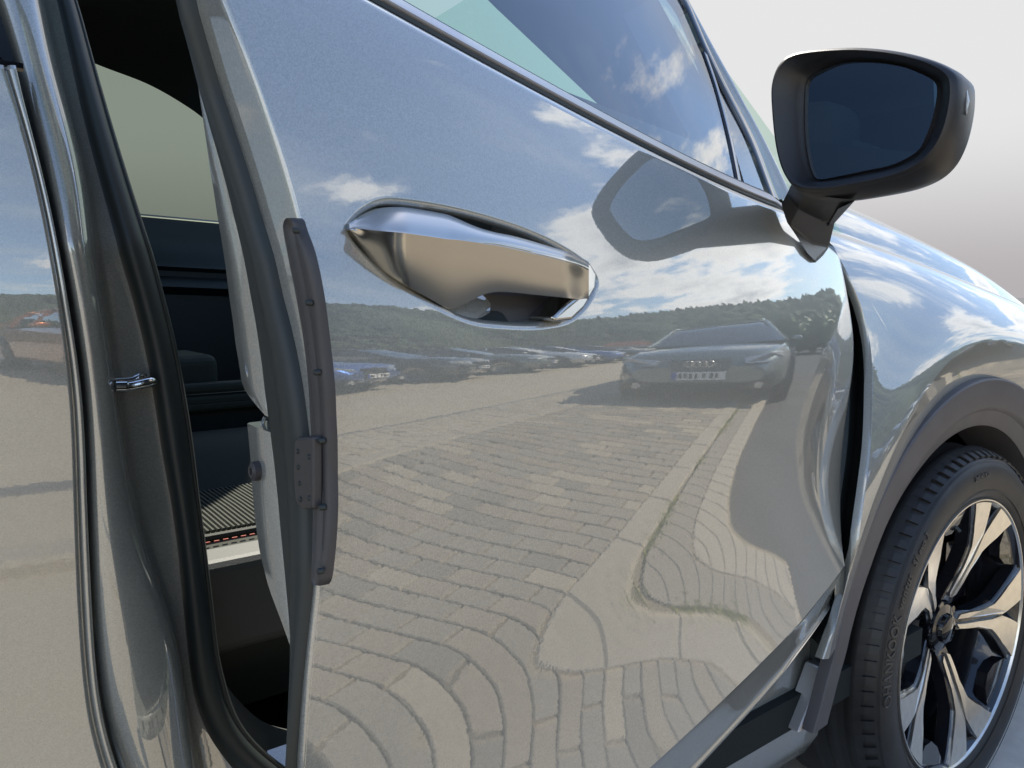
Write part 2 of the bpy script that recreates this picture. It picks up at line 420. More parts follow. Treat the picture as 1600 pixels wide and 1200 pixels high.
def tree(x, y, h, w, label):
    t = empty('roadside_tree', (x, y, 0)); tag(t, label, 'tree', 'trees past the parking area')
    tr = MB().tube([(0, 0, 0), (.05, .02, h*.3), (0, .05, h*.6)], [.14, .1, .05], 8)
    for k in range(5):
        a = k*1.3; tr.tube([(.03, .02, h*(.2+.07*k)), (cos(a)*w*.5, sin(a)*w*.5, h*(.45+.07*k))], [.06, .02], 6)
    tr.build('trunk', M['bark'], t)
    cr = MB()
    for k in range(16):
        a = rng.random()*6.28; q = rng.random()**.5*w*.62
        leaf_mass(cr, (cos(a)*q, sin(a)*q, h*(.25+.6*rng.random())), (w*.42, w*.42, h*.2), 150, .16)
    cr.build('crown', M['leaf'], t, smooth=False, fix=False)
tree(18.5, 1.2, 2.3, 1.7, 'low leafy tree reflected right of the silver estate car')
tree(21, -1.2, 2.5, 1.9, 'bushy tree reflected above the silver estate car roof')
tree(23, 4.0, 2.4, 2.0, 'spreading tree reflected at the door front edge')

# ------------------------------------------------------------------ other cars (seen in the reflections)
M['tyre2'] = mat('parked_tyre', (.015, .015, .016), .7)
M['alloy2'] = mat('parked_alloy', (.35, .35, .36), .3, metal=1)
M['cabin'] = mat('parked_car_glass', (.012, .016, .018), .03, coat=1, coat_ior=1.8)
M['lamp'] = mat('headlamp_glass', (.45, .48, .5), .05, metal=.6, coat=1)
M['plate'] = mat('white_plate', (.7, .7, .68), .5)
M['plate_ink'] = mat('plate_ink', (.02, .02, .02), .5)
M['plate_blue'] = mat('plate_blue', (.02, .05, .35), .5)
def other_car(name, label, loc, head, paint, L=4.5, Wd=1.8, Hh=1.45, estate=False, rings=False, group=None, front_detail=True):
    """local: nose toward +x, centre on the ground"""
    t = empty(name, loc); t.rotation_euler = (0, 0, head); tag(t, label, 'car', group)
    ns = 34; S = np.linspace(-.5, .5, ns)*L
    rows = []
    for s in S:
        u = s/L+.5
        top = itp(u, [(0, .62), (.03, .80), (.10, .97), (.35, 1.0), (.62, .99), (.70, .97), (.85, .90), (.95, .80), (.985, .70), (1, .55)])*Hh/1.45
        if estate: top = itp(u, [(0, .75), (.03, .95), (.10, .98), (.62, .98), (.70, .95), (.85, .89), (.95, .79), (.985, .70), (1, .55)])
        hw = Wd/2*itp(u, [(0, .80), (.04, .91), (.15, .98), (.5, 1), (.82, .99), (.93, .93), (.975, .84), (1, .70)])
        bot = itp(u, [(0, .42), (.05, .26), (.3, .2), (.8, .2), (.96, .22), (1, .34)])
        sec = [(0, bot), (.7, bot), (.93, bot+.03), (.99, bot+.12), (1, bot+(top-bot)*.45), (.985, bot+(top-bot)*.68), (.93, bot+(top-bot)*.86), (.84, bot+(top-bot)*.955), (.6, top-.004), (.3, top+.015), (0, top+.02)]
        r = [(s, hw*a, b) for a, b in sec]; rows.append(r[::-1]+[(x, -y, z) for x, y, z in r[1:]])
    mb = MB().grid(rows)
    k = len(rows[0]); mb.add(rows[0], [tuple(range(k))]); mb.add(rows[-1], [tuple(range(k))])
    mb.build('body', paint, t, sharp=60)
    # greenhouse
    prof = [(-.47, .0), (-.40, 1), (-.05, 1.0), (.06, .97), (.24, .0)] if estate else [(-.40, 0), (-.24, .86), (-.10, 1), (.04, .97), (.23, 0)]
    zb = .95*Hh/1.45
    rows = []
    for a in np.linspace(prof[0][0], prof[-1][0], 26):
        h = itp(a, prof); z = zb+(Hh-zb)*h*.985
        hwb = Wd/2*.90; hwt = Wd/2*(.90-.20*h)
        r = [(a*L, hwb, zb-.02), (a*L, hwb*.5+hwt*.5+.02, (zb+z)/2), (a*L, hwt, z-.03*h), (a*L, hwt*.85, z+.005), (a*L, 0, z+.03*h)]
        rows.append(r+[(x, -y, q) for x, y, q in r[::-1][1:]])
    gh = MB().grid(rows).build('window_glass', M['cabin'], t, sharp=50)
    # roof skin, pillars
    rf = []
    for a in np.linspace(-.40 if estate else -.22, .035, 12):
        h = itp(a, prof); z = zb+(Hh-zb)*h*.985; w = Wd/2*(.90-.20*h)
        rf.append([(a*L, w*q, z+.012+.03*h*(1-q*q)) for q in np.linspace(-1.02, 1.02, 9)])
    thick(MB().grid(rf).build('roof', paint, t), .03, 0)
    for sgn in (-1, 1):
        for a0, a1 in ((.235, .05), (-.08, -.07), (-.26, -.25), (prof[0][0]+.01, prof[1][0])):
            h1 = itp(a1, prof)
            MB().tube([(a0*L if a0 > .2 or a0 < -.35 else a1*L, sgn*Wd/2*.905, zb), (a1*L, sgn*Wd/2*(.91-.2*h1), zb+(Hh-zb)*h1)], .028, 6).build('pillar', paint, t)
    if estate:
        for sgn in (-1, 1):
            MB().tube([(x*L, sgn*Wd/2*.68, Hh+.035) for x in (-.38, -.2, .02)], .018, 8).build('roof_rail', M['bright'], t)
    for sx in (.31, -.30):
        for sgn in (-1, 1):
            y = sgn*(Wd/2-.10)
            w = MB().lathe([(.20, -.10), (.30, -.11), (.325, -.08), (.325, .08), (.30, .11), (.22, .10)], (sx*L, y, .325), (0, 1, 0), 28).build('wheel', M['tyre2'], t)
            h = MB().lathe([(0, .07*sgn), (.06, .07*sgn), (.20, .10*sgn), (.225, .112*sgn)], (sx*L, y, .325), (0, 1, 0), 20).build('rim', M['alloy2'], w)
            MB().lathe([(.33, -.12), (.40, -.11), (.40, .108), (.345, .112)], (sx*L, y, .335), (0, 1, 0), 28).build('wheel_arch', M['plastic'], t)
    for sgn in (-1, 1):
        sub(MB().box((.165*L, sgn*(Wd/2+.09), .99*Hh/1.45), (.10, .20, .13)).build('door_mirror', paint, t), 2)
    xf = L/2
    if front_detail:
        k = Hh/1.45
        P = [(xf-.035, -.30, .66*k), (xf-.035, .30, .66*k), (xf+.012, .24, .36*k), (xf+.012, -.24, .36*k)]
        gr = MB().prism(P, (.03, 0, 0)).build('grille', M['gloss_black'], t)
        for q in np.linspace(-.25, .25, 13): MB().box((xf+.012, q*.95, .51*k), (.012, .006, .27*k)).build('grille_bar', M['alloy2'], gr)
        MB().box((xf+.040, 0, .43*k), (.015, .52, .11)).build('number_plate', M['plate'], t)
        for q in (-.17, -.12, -.05, .03, .08, .13, .18): MB().box((xf+.050, q, .43*k), (.004, .028, .065)).build('plate_mark', M['plate_ink'], t)
        MB().box((xf+.0495, .235, .43*k), (.004, .045, .10)).build('plate_band', M['plate_blue'], t)
        for sgn in (-1, 1):
            hl = [(xf-.13, sgn*.40, .66*k), (xf-.20, sgn*.68, .72*k), (xf-.34, sgn*.80, .74*k), (xf-.30, sgn*.82, .64*k), (xf-.12, sgn*.66, .585*k), (xf-.055, sgn*.42, .58*k)]
            h = MB().prism(hl, (.075, sgn*.012, 0)).build('headlight', M['lamp'], t, smooth=False)
            bevel(h, .012, 2)
            MB().box((xf-.05, sgn*.60, .30*k), (.14, .30, .10), ).build('lower_intake', M['gloss_black'], t)
            MB().lathe([(0, .0), (.045, 0), (.05, -.04)], (xf+.025, sgn*.60, .30*k), (1, 0, 0), 16).build('fog_lamp', M['lamp'], t)
        if rings:
            for q in (-.10, -.033, .033, .10):
                MB().tube([(xf+.028, q+.042*cos(a), .60+.042*sin(a)) for a in np.linspace(0, 2*pi, 25)], .006, 6, False).build('emblem_ring', M['bright'], gr)
    return t
P_ = {n: paint_mat('car_paint_'+n, c, .35, 1.8, .6) for n, c in dict(silver=(.13, .16, .155), blue=(.03, .10, .32), dark=(.035, .038, .042), white=(.55, .56, .56), grey=(.17, .18, .18), orange=(.42, .13, .04)).items()}
other_car('estate_car', 'silver estate car reflected head-on in the front door', (5.25+2.45, -.46, 0), pi, P_['silver'], 4.9, 1.86, 1.46, True, True)
grp = 'cars parked in a row across the pavement'
ROW = [(.9, 'orange', 'orange parked car reflected in the rear door'), (3.6, 'dark', 'black parked car beside the orange one'), (6.3, 'blue', 'blue parked car with nose beside the door edge guard'),
       (9.0, 'dark', 'dark parked car between the blue and silver ones'), (11.7, 'silver', 'silver parked car reflected under the door handle'), (14.4, 'white', 'white parked car next to the silver one in the row'),
       (17.1, 'blue', 'small blue parked car far in the reflected row'), (19.8, 'grey', 'grey parked car at the far end of the row')]
for x, c, lab in ROW:
    other_car('parked_car', lab, (x, -7.3+random.uniform(-.15, .15), 0), radians(78+random.uniform(-4, 4)), P_[c], 4.4+random.uniform(-.1, .3), 1.8, 1.45+random.uniform(-.02, .06), group=grp)
# house far behind the row
M['render'] = mat('white_render', (.62, .60, .56), .8); M['roof_tile'] = mat('red_roof_tile', (.22, .07, .045), .8)
h = empty('house', (62, -19, 0)); h.rotation_euler = (0, 0, .5); h.scale = (.6, .6, .6); tag(h, 'white house with red tiled roof below the wooded hill', 'house')
MB().box((0, 0, 1.6), (6, 8, 3.2)).build('wall', M['render'], h, smooth=False)
MB().prism([(-3.4, -4.4, 3.2), (3.4, -4.4, 3.2), (0, -4.4, 5.4)], (0, 8.8, 0)).build('roof', M['roof_tile'], h, smooth=False)
for y in (-2.6, 0, 2.6): MB().box((-3.02, y, 1.7), (.08, 1.0, 1.2)).build('window', M['cabin'], h, smooth=False)

# ================================================================== THE CAR
car = tag(empty('car', (0, 0, 0)), 'grey metallic SUV filling the picture, front door ajar, black door mirror', 'car')

# ---- open front door: curved skin, t = metres behind the hinge, z = height
HG = np.array([1.068, .578]); TH = radians(16.9)
DR = np.array([-cos(TH), -sin(TH)]); DO = np.array([sin(TH), -cos(TH)])
PZ = np.array([.50, .56, .60, .64, .68, .72, .75, .78, .82, .86, .891, .931, .954, .975, 1.0, 1.05, 1.09, 1.12, 1.15])
PF = np.array([16, 15, 13, 10, 6, 1, -2, -3.5, -4, -3.6, -2.7, 1.8, 8.0, 10.5, 12, 14.5, 18, 24, 30.])
Z_ = np.linspace(.40, 1.25, 1701); F_ = np.interp(Z_, PZ, PF)
kk = np.exp(-np.linspace(-2.5, 2.5, 81)**2); kk /= kk.sum(); F_ = np.convolve(np.pad(F_, 40, mode='edge'), kk, 'valid')
W_ = np.concatenate([[0], np.cumsum(-np.tan(np.radians((F_[1:]+F_[:-1])/2))*np.diff(Z_))]); W_ -= np.interp(.9, Z_, W_)
def ss_(t, z): return z-.045*(t-.61)+.10*np.clip(t-.6, -.3, .4)*(1-smooth(z, .78, .90))
def w_door(t, z):
    t = np.asarray(t, float); z = np.asarray(z, float)
    return np.interp(ss_(t, z), Z_, W_)-(t-.25)**2/14.0-4.5*np.clip(.036-t, 0, 1)**2
def dpt(t, z, off=0.0, base=None):
    t = np.asarray(t, float); z = np.asarray(z, float); w = (w_door(t, z) if base is None else base)+off
    xy = HG+t[..., None]*DR+w[..., None]*DO
    return np.concatenate([xy, z[..., None]+np.zeros_like(t)[..., None]], -1)
def dnor(t, z):
    e = 1.5e-3; n = np.cross(dpt(t+e, z)-dpt(t-e, z), dpt(t, z+e)-dpt(t, z-e)); n /= np.linalg.norm(n, axis=-1)[..., None]
    return np.where((n@np.array([*DO, 0]))[..., None] < 0, -n, n)
def d_inv(px, py, off=0.0, g=(.5, .9)): return invert(lambda t, z: dpt(t, z, off), px, py, g)

rear_px = [(351, 0), (381, 67), (412, 145), (439, 229), (459, 297), (478, 360), (500, 470), (512, 560), (517, 640), (519, 740), (514, 840), (500, 913), (491, 1014), (483, 1082), (472, 1200)]
re_ = np.array([d_inv(x, y, g=(.96, 1.1-y/3600)) for x, y in rear_px]); re_ = re_[np.argsort(re_[:, 1])]
kz = np.linspace(re_[0, 1], re_[-1, 1], 9); kt = np.interp(kz, re_[:, 1], np.convolve(np.pad(re_[:, 0], 1, mode='edge'), [.25, .5, .25], 'valid'))
def t_rear(z):
    z = np.asarray(z, float)
    ex = spline(np.stack([kz, kt], 1), 120); r = np.interp(z, ex[:, 0], ex[:, 1])
    return r+np.where(z < kz[0], (kz[0]-z)*-.10, 0)+np.where(z > kz[-1], (z-kz[-1])*.10, 0)
belt_px = [(600, 0), (760, 93), (900, 170), (1060, 247), (1220, 322)]
bl_ = np.array([d_inv(x, y, g=(1.0-(x-500)/1000, 1.1)) for x, y in belt_px]); bl_ = bl_[np.argsort(bl_[:, 0])]
def z_belt(t):
    t = np.asarray(t, float); c = np.polyfit(bl_[:, 0], bl_[:, 1], 2); z = np.polyval(c, np.clip(t, .25, 1.1))
    return z-np.clip(.27-t, 0, 1)*.16
crease_px = [(1290, 925), (1150, 1068), (1020, 1200)]
cr_ = np.array([d_inv(x, y, g=(.2+(1290-x)/500, .6)) for x, y in crease_px])
ccf = np.polyfit(cr_[:, 0], cr_[:, 1], 1)
def z_crease(t): return np.polyval(ccf, t)
T0 = -.026
def t0f(z): return T0+.085*smooth(z, .86, .58)
print('rear', re_.round(3).tolist(), 'belt', bl_.round(3).tolist(), 'crease', cr_.round(3).tolist())

# recess outline
rec_px = [(536, 358), (541, 342), (562, 322), (596, 307), (640, 309), (700, 319), (760, 334), (820, 354), (870, 377), (913, 405), (935, 434), (932, 460), (912, 490), (885, 508), (840, 516), (790, 515), (740, 509), (690, 489), (640, 461), (590, 425), (553, 388)]
rec = np.array([d_inv(x, y, g=(.95-(x-540)/2000, 1.0)) for x, y in rec_px])
rec = spline(rec, 240, closed=True)
RC = np.array([.83, rec[:, 1].mean()]); RC[0] = .5*(rec[:, 0].min()+rec[:, 0].max())

# domain boundary polygon (t,z)
zt = z_belt(t_rear(1.14)); zb = z_crease(t_rear(.63))
def dom():
    a = [(float(t_rear(z)), z) for z in np.linspace(float(zb), float(zt)-.010, 200)]
    b = [(t, float(z_belt(t))-.010) for t in np.linspace(float(t_rear(zt)), T0, 230)[1:]]
    c = [(float(t0f(z)), z) for z in np.linspace(float(z_belt(T0))-.010, float(z_crease(T0)), 130)[1:]]
    d = [(t, float(z_crease(t))) for t in np.linspace(float(t0f(.56)), float(t_rear(zb)), 230)[1:-1]]
    return np.array(a+b+c+d)
D = dom()
def polar(P, C):
    a = np.arctan2(P[:, 1]-C[1], P[:, 0]-C[0]); r = np.linalg.norm(P-C, axis=1); o = np.argsort(a); return a[o], r[o]
ra, rr_ = polar(rec, RC)
da = np.arctan2(D[:, 1]-RC[1], D[:, 0]-RC[0])
rin = np.interp(da, np.concatenate([ra-2*pi, ra, ra+2*pi]), np.tile(rr_, 3))
inner = RC+rin[:, None]*np.stack([np.cos(da), np.sin(da)], 1)
# outline tangents -> inward normals
tg = np.roll(inner, -1, 0)-np.roll(inner, 1, 0); inw = np.stack([-tg[:, 1], tg[:, 0]], 1); inw /= np.linalg.norm(inw, axis=1)[:, None]
sg = np.sign(((RC-inner)*inw).sum(1)); inw *= sg[:, None]
kern = np.exp(-np.linspace(-2, 2, 15)**2); kern /= kern.sum()
for k in range(2): inw[:, k] = np.convolve(np.concatenate([inw[-7:, k], inw[:, k], inw[:7, k]]), kern, 'valid')
inw /= np.linalg.norm(inw, axis=1)[:, None]
door = None
def door_skin():
    ringsP, ringsN = [], []
    lip = .0050
    for al in np.radians([84, 60, 40, 24, 12, 0]):
        q = inner+inw*lip*(sin(al)-.0)
        n = dnor(q[:, 0], q[:, 1]); p = dpt(q[:, 0], q[:, 1], -lip*(1-cos(al)))
        m3 = inw[:, :1]*np.array([*DR, 0])+inw[:, 1:]*np.array([0, 0, 1.])
        ringsP.append(p); nn = n*cos(al)+m3*sin(al); ringsN.append(nn/np.linalg.norm(nn, axis=1)[:, None])
    for s in (np.linspace(0, 1, 95)[1:])**1.5:
        q = inner*(1-s)+D*s; ringsP.append(dpt(q[:, 0], q[:, 1])); ringsN.append(dnor(q[:, 0], q[:, 1]))
    mb = MB().grid(ringsP, closed_v=True, flip=True); Nn = np.array(ringsN).reshape(-1, 3)
    # lower door below the crease, turning under
    tt = np.linspace(float(t0f(.56)), float(t_rear(zb)), 160); low = []
    prof = [(0, 0), (.001, -.0006), (.003, -.0020), (.01, -.0044), (.02, -.0074), (.040, -.0128), (.058, -.0172), (.062, -.0174), (.0645, -.0154), (.0675, -.0164), (.0690, -.022), (.0690, -.06)]
    base = w_door(tt, z_crease(tt))
    for dz, dw in prof: low.append(dpt(tt, z_crease(tt)-dz, dw, base))
    low = np.array(low); lw = MB(); n0 = mb.n; mb.grid(low)
    du = np.gradient(low, axis=1); dv = np.gradient(low, axis=0); ln = np.cross(du, dv); ln /= np.linalg.norm(ln, axis=2)[..., None]
    ln = np.where((ln@np.array([*DO, 0]))[..., None] < 0, -ln, ln); Nn = np.vstack([Nn, ln.reshape(-1, 3)])
    # shoulder rolling over to the belt line
    tt = np.linspace(T0, float(t_rear(zt)), 200); sh = []; base = w_door(tt, z_belt(tt)-.010); sn = []
    n0 = dnor(tt, z_belt(tt)-.010); a0 = np.arcsin(n0[:, 2]); hz = n0*np.array([1, 1, 0]); hz /= np.linalg.norm(hz, axis=1)[:, None]
    for dz, dw, a in [(0, 0, None), (.0022, -.0011, 34), (.0042, -.0025, 46), (.0062, -.0046, 57), (.0076, -.0068, 66), (.0086, -.0092, 74), (.0092, -.012, 80), (.0094, -.02, 86)]:
        sh.append(dpt(tt, z_belt(tt)-.010+dz, dw, base))
        sn.append(n0 if a is None else hz*cos(radians(a))+np.array([0, 0, sin(radians(a))]))
    mb.grid(sh); Nn = np.vstack([Nn, np.array(sn).reshape(-1, 3)])
    # folded hem along the front edge
    zf = np.linspace(float(z_crease(T0))-.05, float(z_belt(T0)), 80); hem = []
    for da_, dw in [(0, 0), (-.003, -.004), (-.003, -.012), (.004, -.02), (.03, -.022)]:
        hem.append(dpt(t0f(zf)+da_, zf, dw, w_door(t0f(zf), np.maximum(zf, z_crease(T0)))))
    hem = np.array(hem); mb.grid(hem); du = np.gradient(hem, axis=1); dv = np.gradient(hem, axis=0); hn = np.cross(du, dv); hn /= np.linalg.norm(hn, axis=2)[..., None]+1e-9
    hn = np.where((hn@np.array([.9, -.4, 0]))[..., None] < 0, -hn, hn); Nn = np.vstack([Nn, hn.reshape(-1, 3)])
    o = mb.build('front_door', M['paint'], car, sharp=None, fix=False, normals=Nn)
    o['label'] = 'front door standing ajar, its skin reflecting the paved yard'
    return o
door = door_skin()
def recess():
    mb = MB(); rows = []
    for s in np.linspace(0, 1, 22):
        q = (inner+inw*.0048)*(1-s)+RC*s*1.0
        dep = .0045+.024*(1-math.exp(-s*16))+.022*(1-(1-min(1, s*1.2))**2)
        rows.append(dpt(q[:, 0], q[:, 1], -dep))
    mb.grid(rows, closed_v=True, flip=True)
    return mb.build('handle_recess', M['paint'], door, sharp=None)
recess()
def gap_shade():  # black strip added as the shade in the gap between handle and recess edge
    m = (inner[:, 0] > RC[0]-.01); k = np.roll(np.arange(len(inner)), -int(np.argmax(~m & np.roll(m, -1)))-1); k = k[m[k]]
    rows = [dpt(inner[k, 0]+inw[k, 0]*d, inner[k, 1]+inw[k, 1]*d, -o) for d, o in [(.0046, .0042), (.0052, .0052), (.010, .0090), (.012, .015), (.012, .03)]]
    MB().grid(rows).build('handle_gap_shade', M['rubber'], door, sharp=None)
gap_shade()

# door handle: blade with an upper facet, a crease and a front facet
def handle():
    st = [(541, 349, 356, 360), (550, 343, 357, 372), (562, 336, 358, 389), (578, 329, 360, 407), (600, 324, 362, 428), (625, 323, 364, 446), (655, 327, 368, 464), (683, 332, 372, 480), (697, 335, 374, 487), (712, 341, 375, 483), (735, 351, 378, 470), (755, 358, 381, 461), (775, 363, 384, 457), (800, 368, 389, 458), (830, 376, 396, 461), (860, 385, 403, 464), (890, 394, 411, 467), (908, 402, 417, 469), (920, 409, 423, 470)]
    S = spline(np.array(st, float), 90)
    rows = []
    for x, a, c, b in S:
        x = 546+(x-541)*374/379; f = float(smooth(x, 538, 640)); e = float(smooth(x, 880, 922))
        oc = .003+.020*f-.006*e; kd = .00023; ku = .00030
        g = (.95-(x-540)/2000, 1.0); b -= 4*f*(1-float(smooth(x, 690, 740))); o3 = np.array([*DO, 0])
        at = lambda y, o: dpt(*d_inv(x, y, o, g), o)
        oa = oc-(c-a)*ku; ob = oc-(b-c)*kd
        pa, pc, pb = at(a, oa), at(c, oc), at(b, ob)
        sec = [pa-o3*.014, pa-o3*.003, at(a+.6, oa+.0006)]
        for k in (.25, .5, .75, .90): sec.append(at(a+(c-a)*k, oc-(c-a)*(1-k)*ku+.0022*sin(pi*k)*f))
        sec += [at(c-1.2, oc-.0001), at(c-.2, oc+.0002), at(c+1.2, oc-.0001)]
        for k in (.12, .3, .5, .7, .88): sec.append(at(c+(b-c)*k, oc-(b-c)*k*kd+.0010*sin(pi*k)))
        sec += [at(b-1, ob+.0001), pb-o3*.002+np.array([0, 0, .0005]), pb-o3*.012+np.array([0, 0, .003])]
        rows.append(sec)
    mb = MB().grid(rows)
    n = len(rows[0])
    mb.add(rows[0], [tuple(range(n))]); mb.add(rows[-1], [tuple(range(n))])
    h = mb.build('door_handle', M['chrome'], door, sharp=38)
    # end bracket of the handle
    P = [(898, 402), (921, 410), (931, 428), (929, 452), (912, 482), (893, 500), (868, 503), (862, 496), (884, 474), (900, 462), (908, 440), (905, 420)]
    bk = []
    for x, y in P:
        q = d_inv(x, y, .006, (.77, 1.0)); bk.append(dpt(*q, .007))
    bevel(MB().prism(bk, np.array([*(-DO*.03), 0])).build('handle_bracket', M['chrome'], door, smooth=False), .0035, 3)
    # painted lower lip of the recess under the blade
    q = [dpt(*d_inv(x, y, o, (.85, .98)), o) for x, y, o in [(688, 489, -.003), (768, 452, -.016), (766, 480, -.011), (764, 510, -.003), (735, 506, -.0025)]]
    orient(MB().add(q, [(0, 1, 2, 3, 4)]).build('recess_lip', M['paint'], door, smooth=False), (*DO, 0))
    # dark lock cover seen in the recess behind the bar
    P = [(752, 452), (850, 458), (884, 470), (862, 500), (846, 509), (800, 510), (770, 507), (763, 480)]
    pl = [dpt(*d_inv(x, y, -.012, (.8, .98)), -.012) for x, y in P]
    bevel(MB().prism(pl, np.array([*(-DO*.02), 0])).build('recess_cover', M['guard'], door, smooth=False), .003, 2)
handle()

# belt moulding and window rubber along the top of the skin
def w_belt(t): return w_door(t, z_belt(t)-.010)-.011
def belt_strip(name, m, prof):
    tt = np.linspace(.20, float(t_rear(zt))+.0, 140); zb_ = z_belt(tt); base = w_belt(tt)
    rows = [dpt(tt, zb_+dz, dw, base) for dz, dw in prof]
    return MB().grid(rows).build(name, m, door, sharp=40)
belt_strip('belt_seal', M['rubber'], [(-.001, -.002), (.0005, .0005), (.003, .0005), (.004, -.004), (.004, -.012)])
belt_strip('belt_moulding', M['moulding'], [(.003, -.010), (.0035, -.001), (.0055, .0012), (.012, -.0035), (.015, -.0075), (.0155, -.012)])
belt_strip('glass_seal', M['rubber'], [(.015, -.011), (.0165, -.0115), (.0195, -.014), (.020, -.020)])

# window glass plane, leaning in
LEAN = math.tan(radians(24))
def wpt(t, z, off=0.0):
    w = np.asarray(w_belt(t))-.017-LEAN*(np.asarray(z)-z_belt(t))
    return dpt(np.asarray(t, float), np.asarray(z, float), off, w)
def w_inv(px, py, off=0.0, g=(.4, 1.2)): return invert(lambda t, z: wpt(t, z, off), px, py, g)
def window():
    # front edge of the pane runs beside the divider bar
    fr = [w_inv(x, y, 0, (.3, 1.15)) for x, y in [(1152, 292), (1150, 260), (1138, 190), (1122, 130), (1105, 80), (1085, 38), (1062, 0), (1036, -45), (1000, -100)]]
    fr = spline(np.array(fr)[:, :2], 40); rows = []
    for t0, z0 in fr:
        rows.append(wpt(np.linspace(t0, .99, 50), np.full(50, z0)))
    # lower edge follows the belt: start below it
    g0 = np.linspace(fr[0][0], .99, 50); bot = wpt(g0, z_belt(g0)+.008)
    up = np.array(rows); up = up[up[:, 0, 2] > bot[0, 2]+.004]
    rows = [bot]
    zt_ = fr[-1][1]
    for k in np.linspace(0, 1, 40)[1:]:
        # blend from belt curve to horizontal top edge, each row starting on the front edge curve
        zf = fr[0][1]*(1-k)+zt_*k; t0 = np.interp(zf, fr[:, 1], fr[:, 0]); g = np.linspace(t0, .99, 50)
        zr = (z_belt(g)+.008)*(1-k)+zt_*k; zr = zr+(zf-zr[0])*(1-np.linspace(0, 1, 50))
        rows.append(wpt(g, zr))
    gl = orient(MB().grid(rows).build('window_glass', M['glass'], door, sharp=None), (*DO, 0))
    def bar(name, pts, w, m, off=.002, d=.014):
        c = np.array([wpt(*w_inv(x, y, off, (.3, 1.15)), off) for x, y in pts]); c = spline(c, 40); rows = []
        o3 = np.array([*DO, LEAN*.5]); T = np.gradient(c, axis=0); T /= np.linalg.norm(T, axis=1)[:, None]; s = np.cross(T, o3); s /= np.linalg.norm(s, axis=1)[:, None]
        ww = np.broadcast_to(np.asarray(w, float), (len(c),))[:, None]
        for a, b in [(-.5, -d), (-.5, -.0015), (-.42, 0), (0, .0012), (.42, 0), (.5, -.0015), (.5, -d)]: rows.append(c+s*a*ww+o3*b)
        return MB().grid(rows).build(name, m, door, sharp=40)
    bar('window_divider', [(1103, 84), (1122, 140), (1142, 215), (1158, 292)], .013, M['gloss_black'])
    bar('window_frame', [(1030, -60), (1070, 0), (1088, 38), (1108, 84), (1140, 150), (1178, 225), (1212, 310)], np.interp(np.linspace(0, 1, 40), [0, .5, .6, 1], [.024, .022, .026, .034]), M['gloss_black'], .004)
    q = [wpt(*w_inv(x, y, 0, (.25, 1.1))) for x, y in [(1108, 100), (1166, 296), (1206, 310), (1150, 180)]]
    orient(MB().add(q, [(0, 1, 2, 3)]).build('quarter_glass', M['glass'], door, smooth=False), (*DO, 0))
window()

# rear end face of the door: jamb running inward and slightly forward
IN = np.array([*(-DO*.957-DR*.29), 0]); IN /= np.linalg.norm(IN)
def ept(z, a, off=0.0):
    p = dpt(np.asarray(t_rear(z)), np.asarray(z, float)); nrm = np.array([*(DR*.957-DO*.29), 0])
    return p+np.asarray(a)[..., None]*IN+np.asarray(off)[..., None]*nrm if np.ndim(z) else p+a*IN+off*nrm
def e_inv(px, py, off=0.0): return invert(lambda z, a: ept(z, a, off), px, py, (1.1-py/3600, .04))
ROWS = np.array([-80, 0, 67, 135, 202, 270, 337, 400, 467, 535, 602, 640, 690, 754, 805, 862, 920, 984, 1031, 1100, 1160, 1230, 1300])
def gsm(pts, ys, sig=45.0):
    yy = np.arange(-400, 1700, 5.0); p = np.array(pts, float)
    v = np.interp(yy, p[:, 0], p[:, 1])
    v = np.where(yy < p[0, 0], p[0, 1]+(yy-p[0, 0])*(p[1, 1]-p[0, 1])/(p[1, 0]-p[0, 0]), v); v = np.where(yy > p[-1, 0], p[-1, 1]+(yy-p[-1, 0])*(p[-1, 1]-p[-2, 1])/(p[-1, 0]-p[-2, 0]), v)
    k = np.exp(-.5*(np.arange(-40, 41)*5/sig)**2); k /= k.sum(); v = np.convolve(np.pad(v, 40, mode='edge'), k, 'valid')
    return np.interp(ys, yy, v)
def cols(pts): return gsm(pts, ROWS, 35)
bandL = cols([(-80, 255), (0, 276), (67, 291), (135, 307), (202, 327), (270, 348), (337, 363), (400, 380), (467, 390), (535, 403), (602, 410), (651, 417), (690, 422), (754, 430), (805, 434), (913, 445), (957, 449), (1014, 455), (1100, 462), (1153, 467), (1300, 470)])
bandR = cols([(-80, 285), (0, 307), (67, 324), (135, 343), (202, 367), (270, 390), (337, 407), (400, 432), (467, 441), (535, 463), (602, 474), (690, 486), (805, 492), (913, 494), (1014, 487), (1100, 478), (1200, 470), (1300, 466)])
slv = cols([(-80, 268), (0, 282), (135, 304), (202, 313), (270, 322), (337, 332), (400, 343.5), (467, 351), (535, 359), (602, 371), (632, 377), (690, 382), (754, 385), (805, 389), (862, 396), (920, 410), (984, 439), (1031, 459), (1100, 466), (1300, 475)])
def obz(z): return .005*smooth(z, .80, .93)
def eb_inv(px, py): return invert(lambda z, a: ept(z, a, float(obz(z))), px, py, (1.1-py/3600, .04))
keep = ROWS <= 1165
EL_ = np.array([eb_inv(x, y) for x, y in zip(bandL[keep], ROWS[keep])]); ER_ = np.array([eb_inv(x, y) for x, y in zip(bandR[keep], ROWS[keep])]); ES_ = np.array([eb_inv(x, y) for x, y in zip(slv[keep], ROWS[keep])])
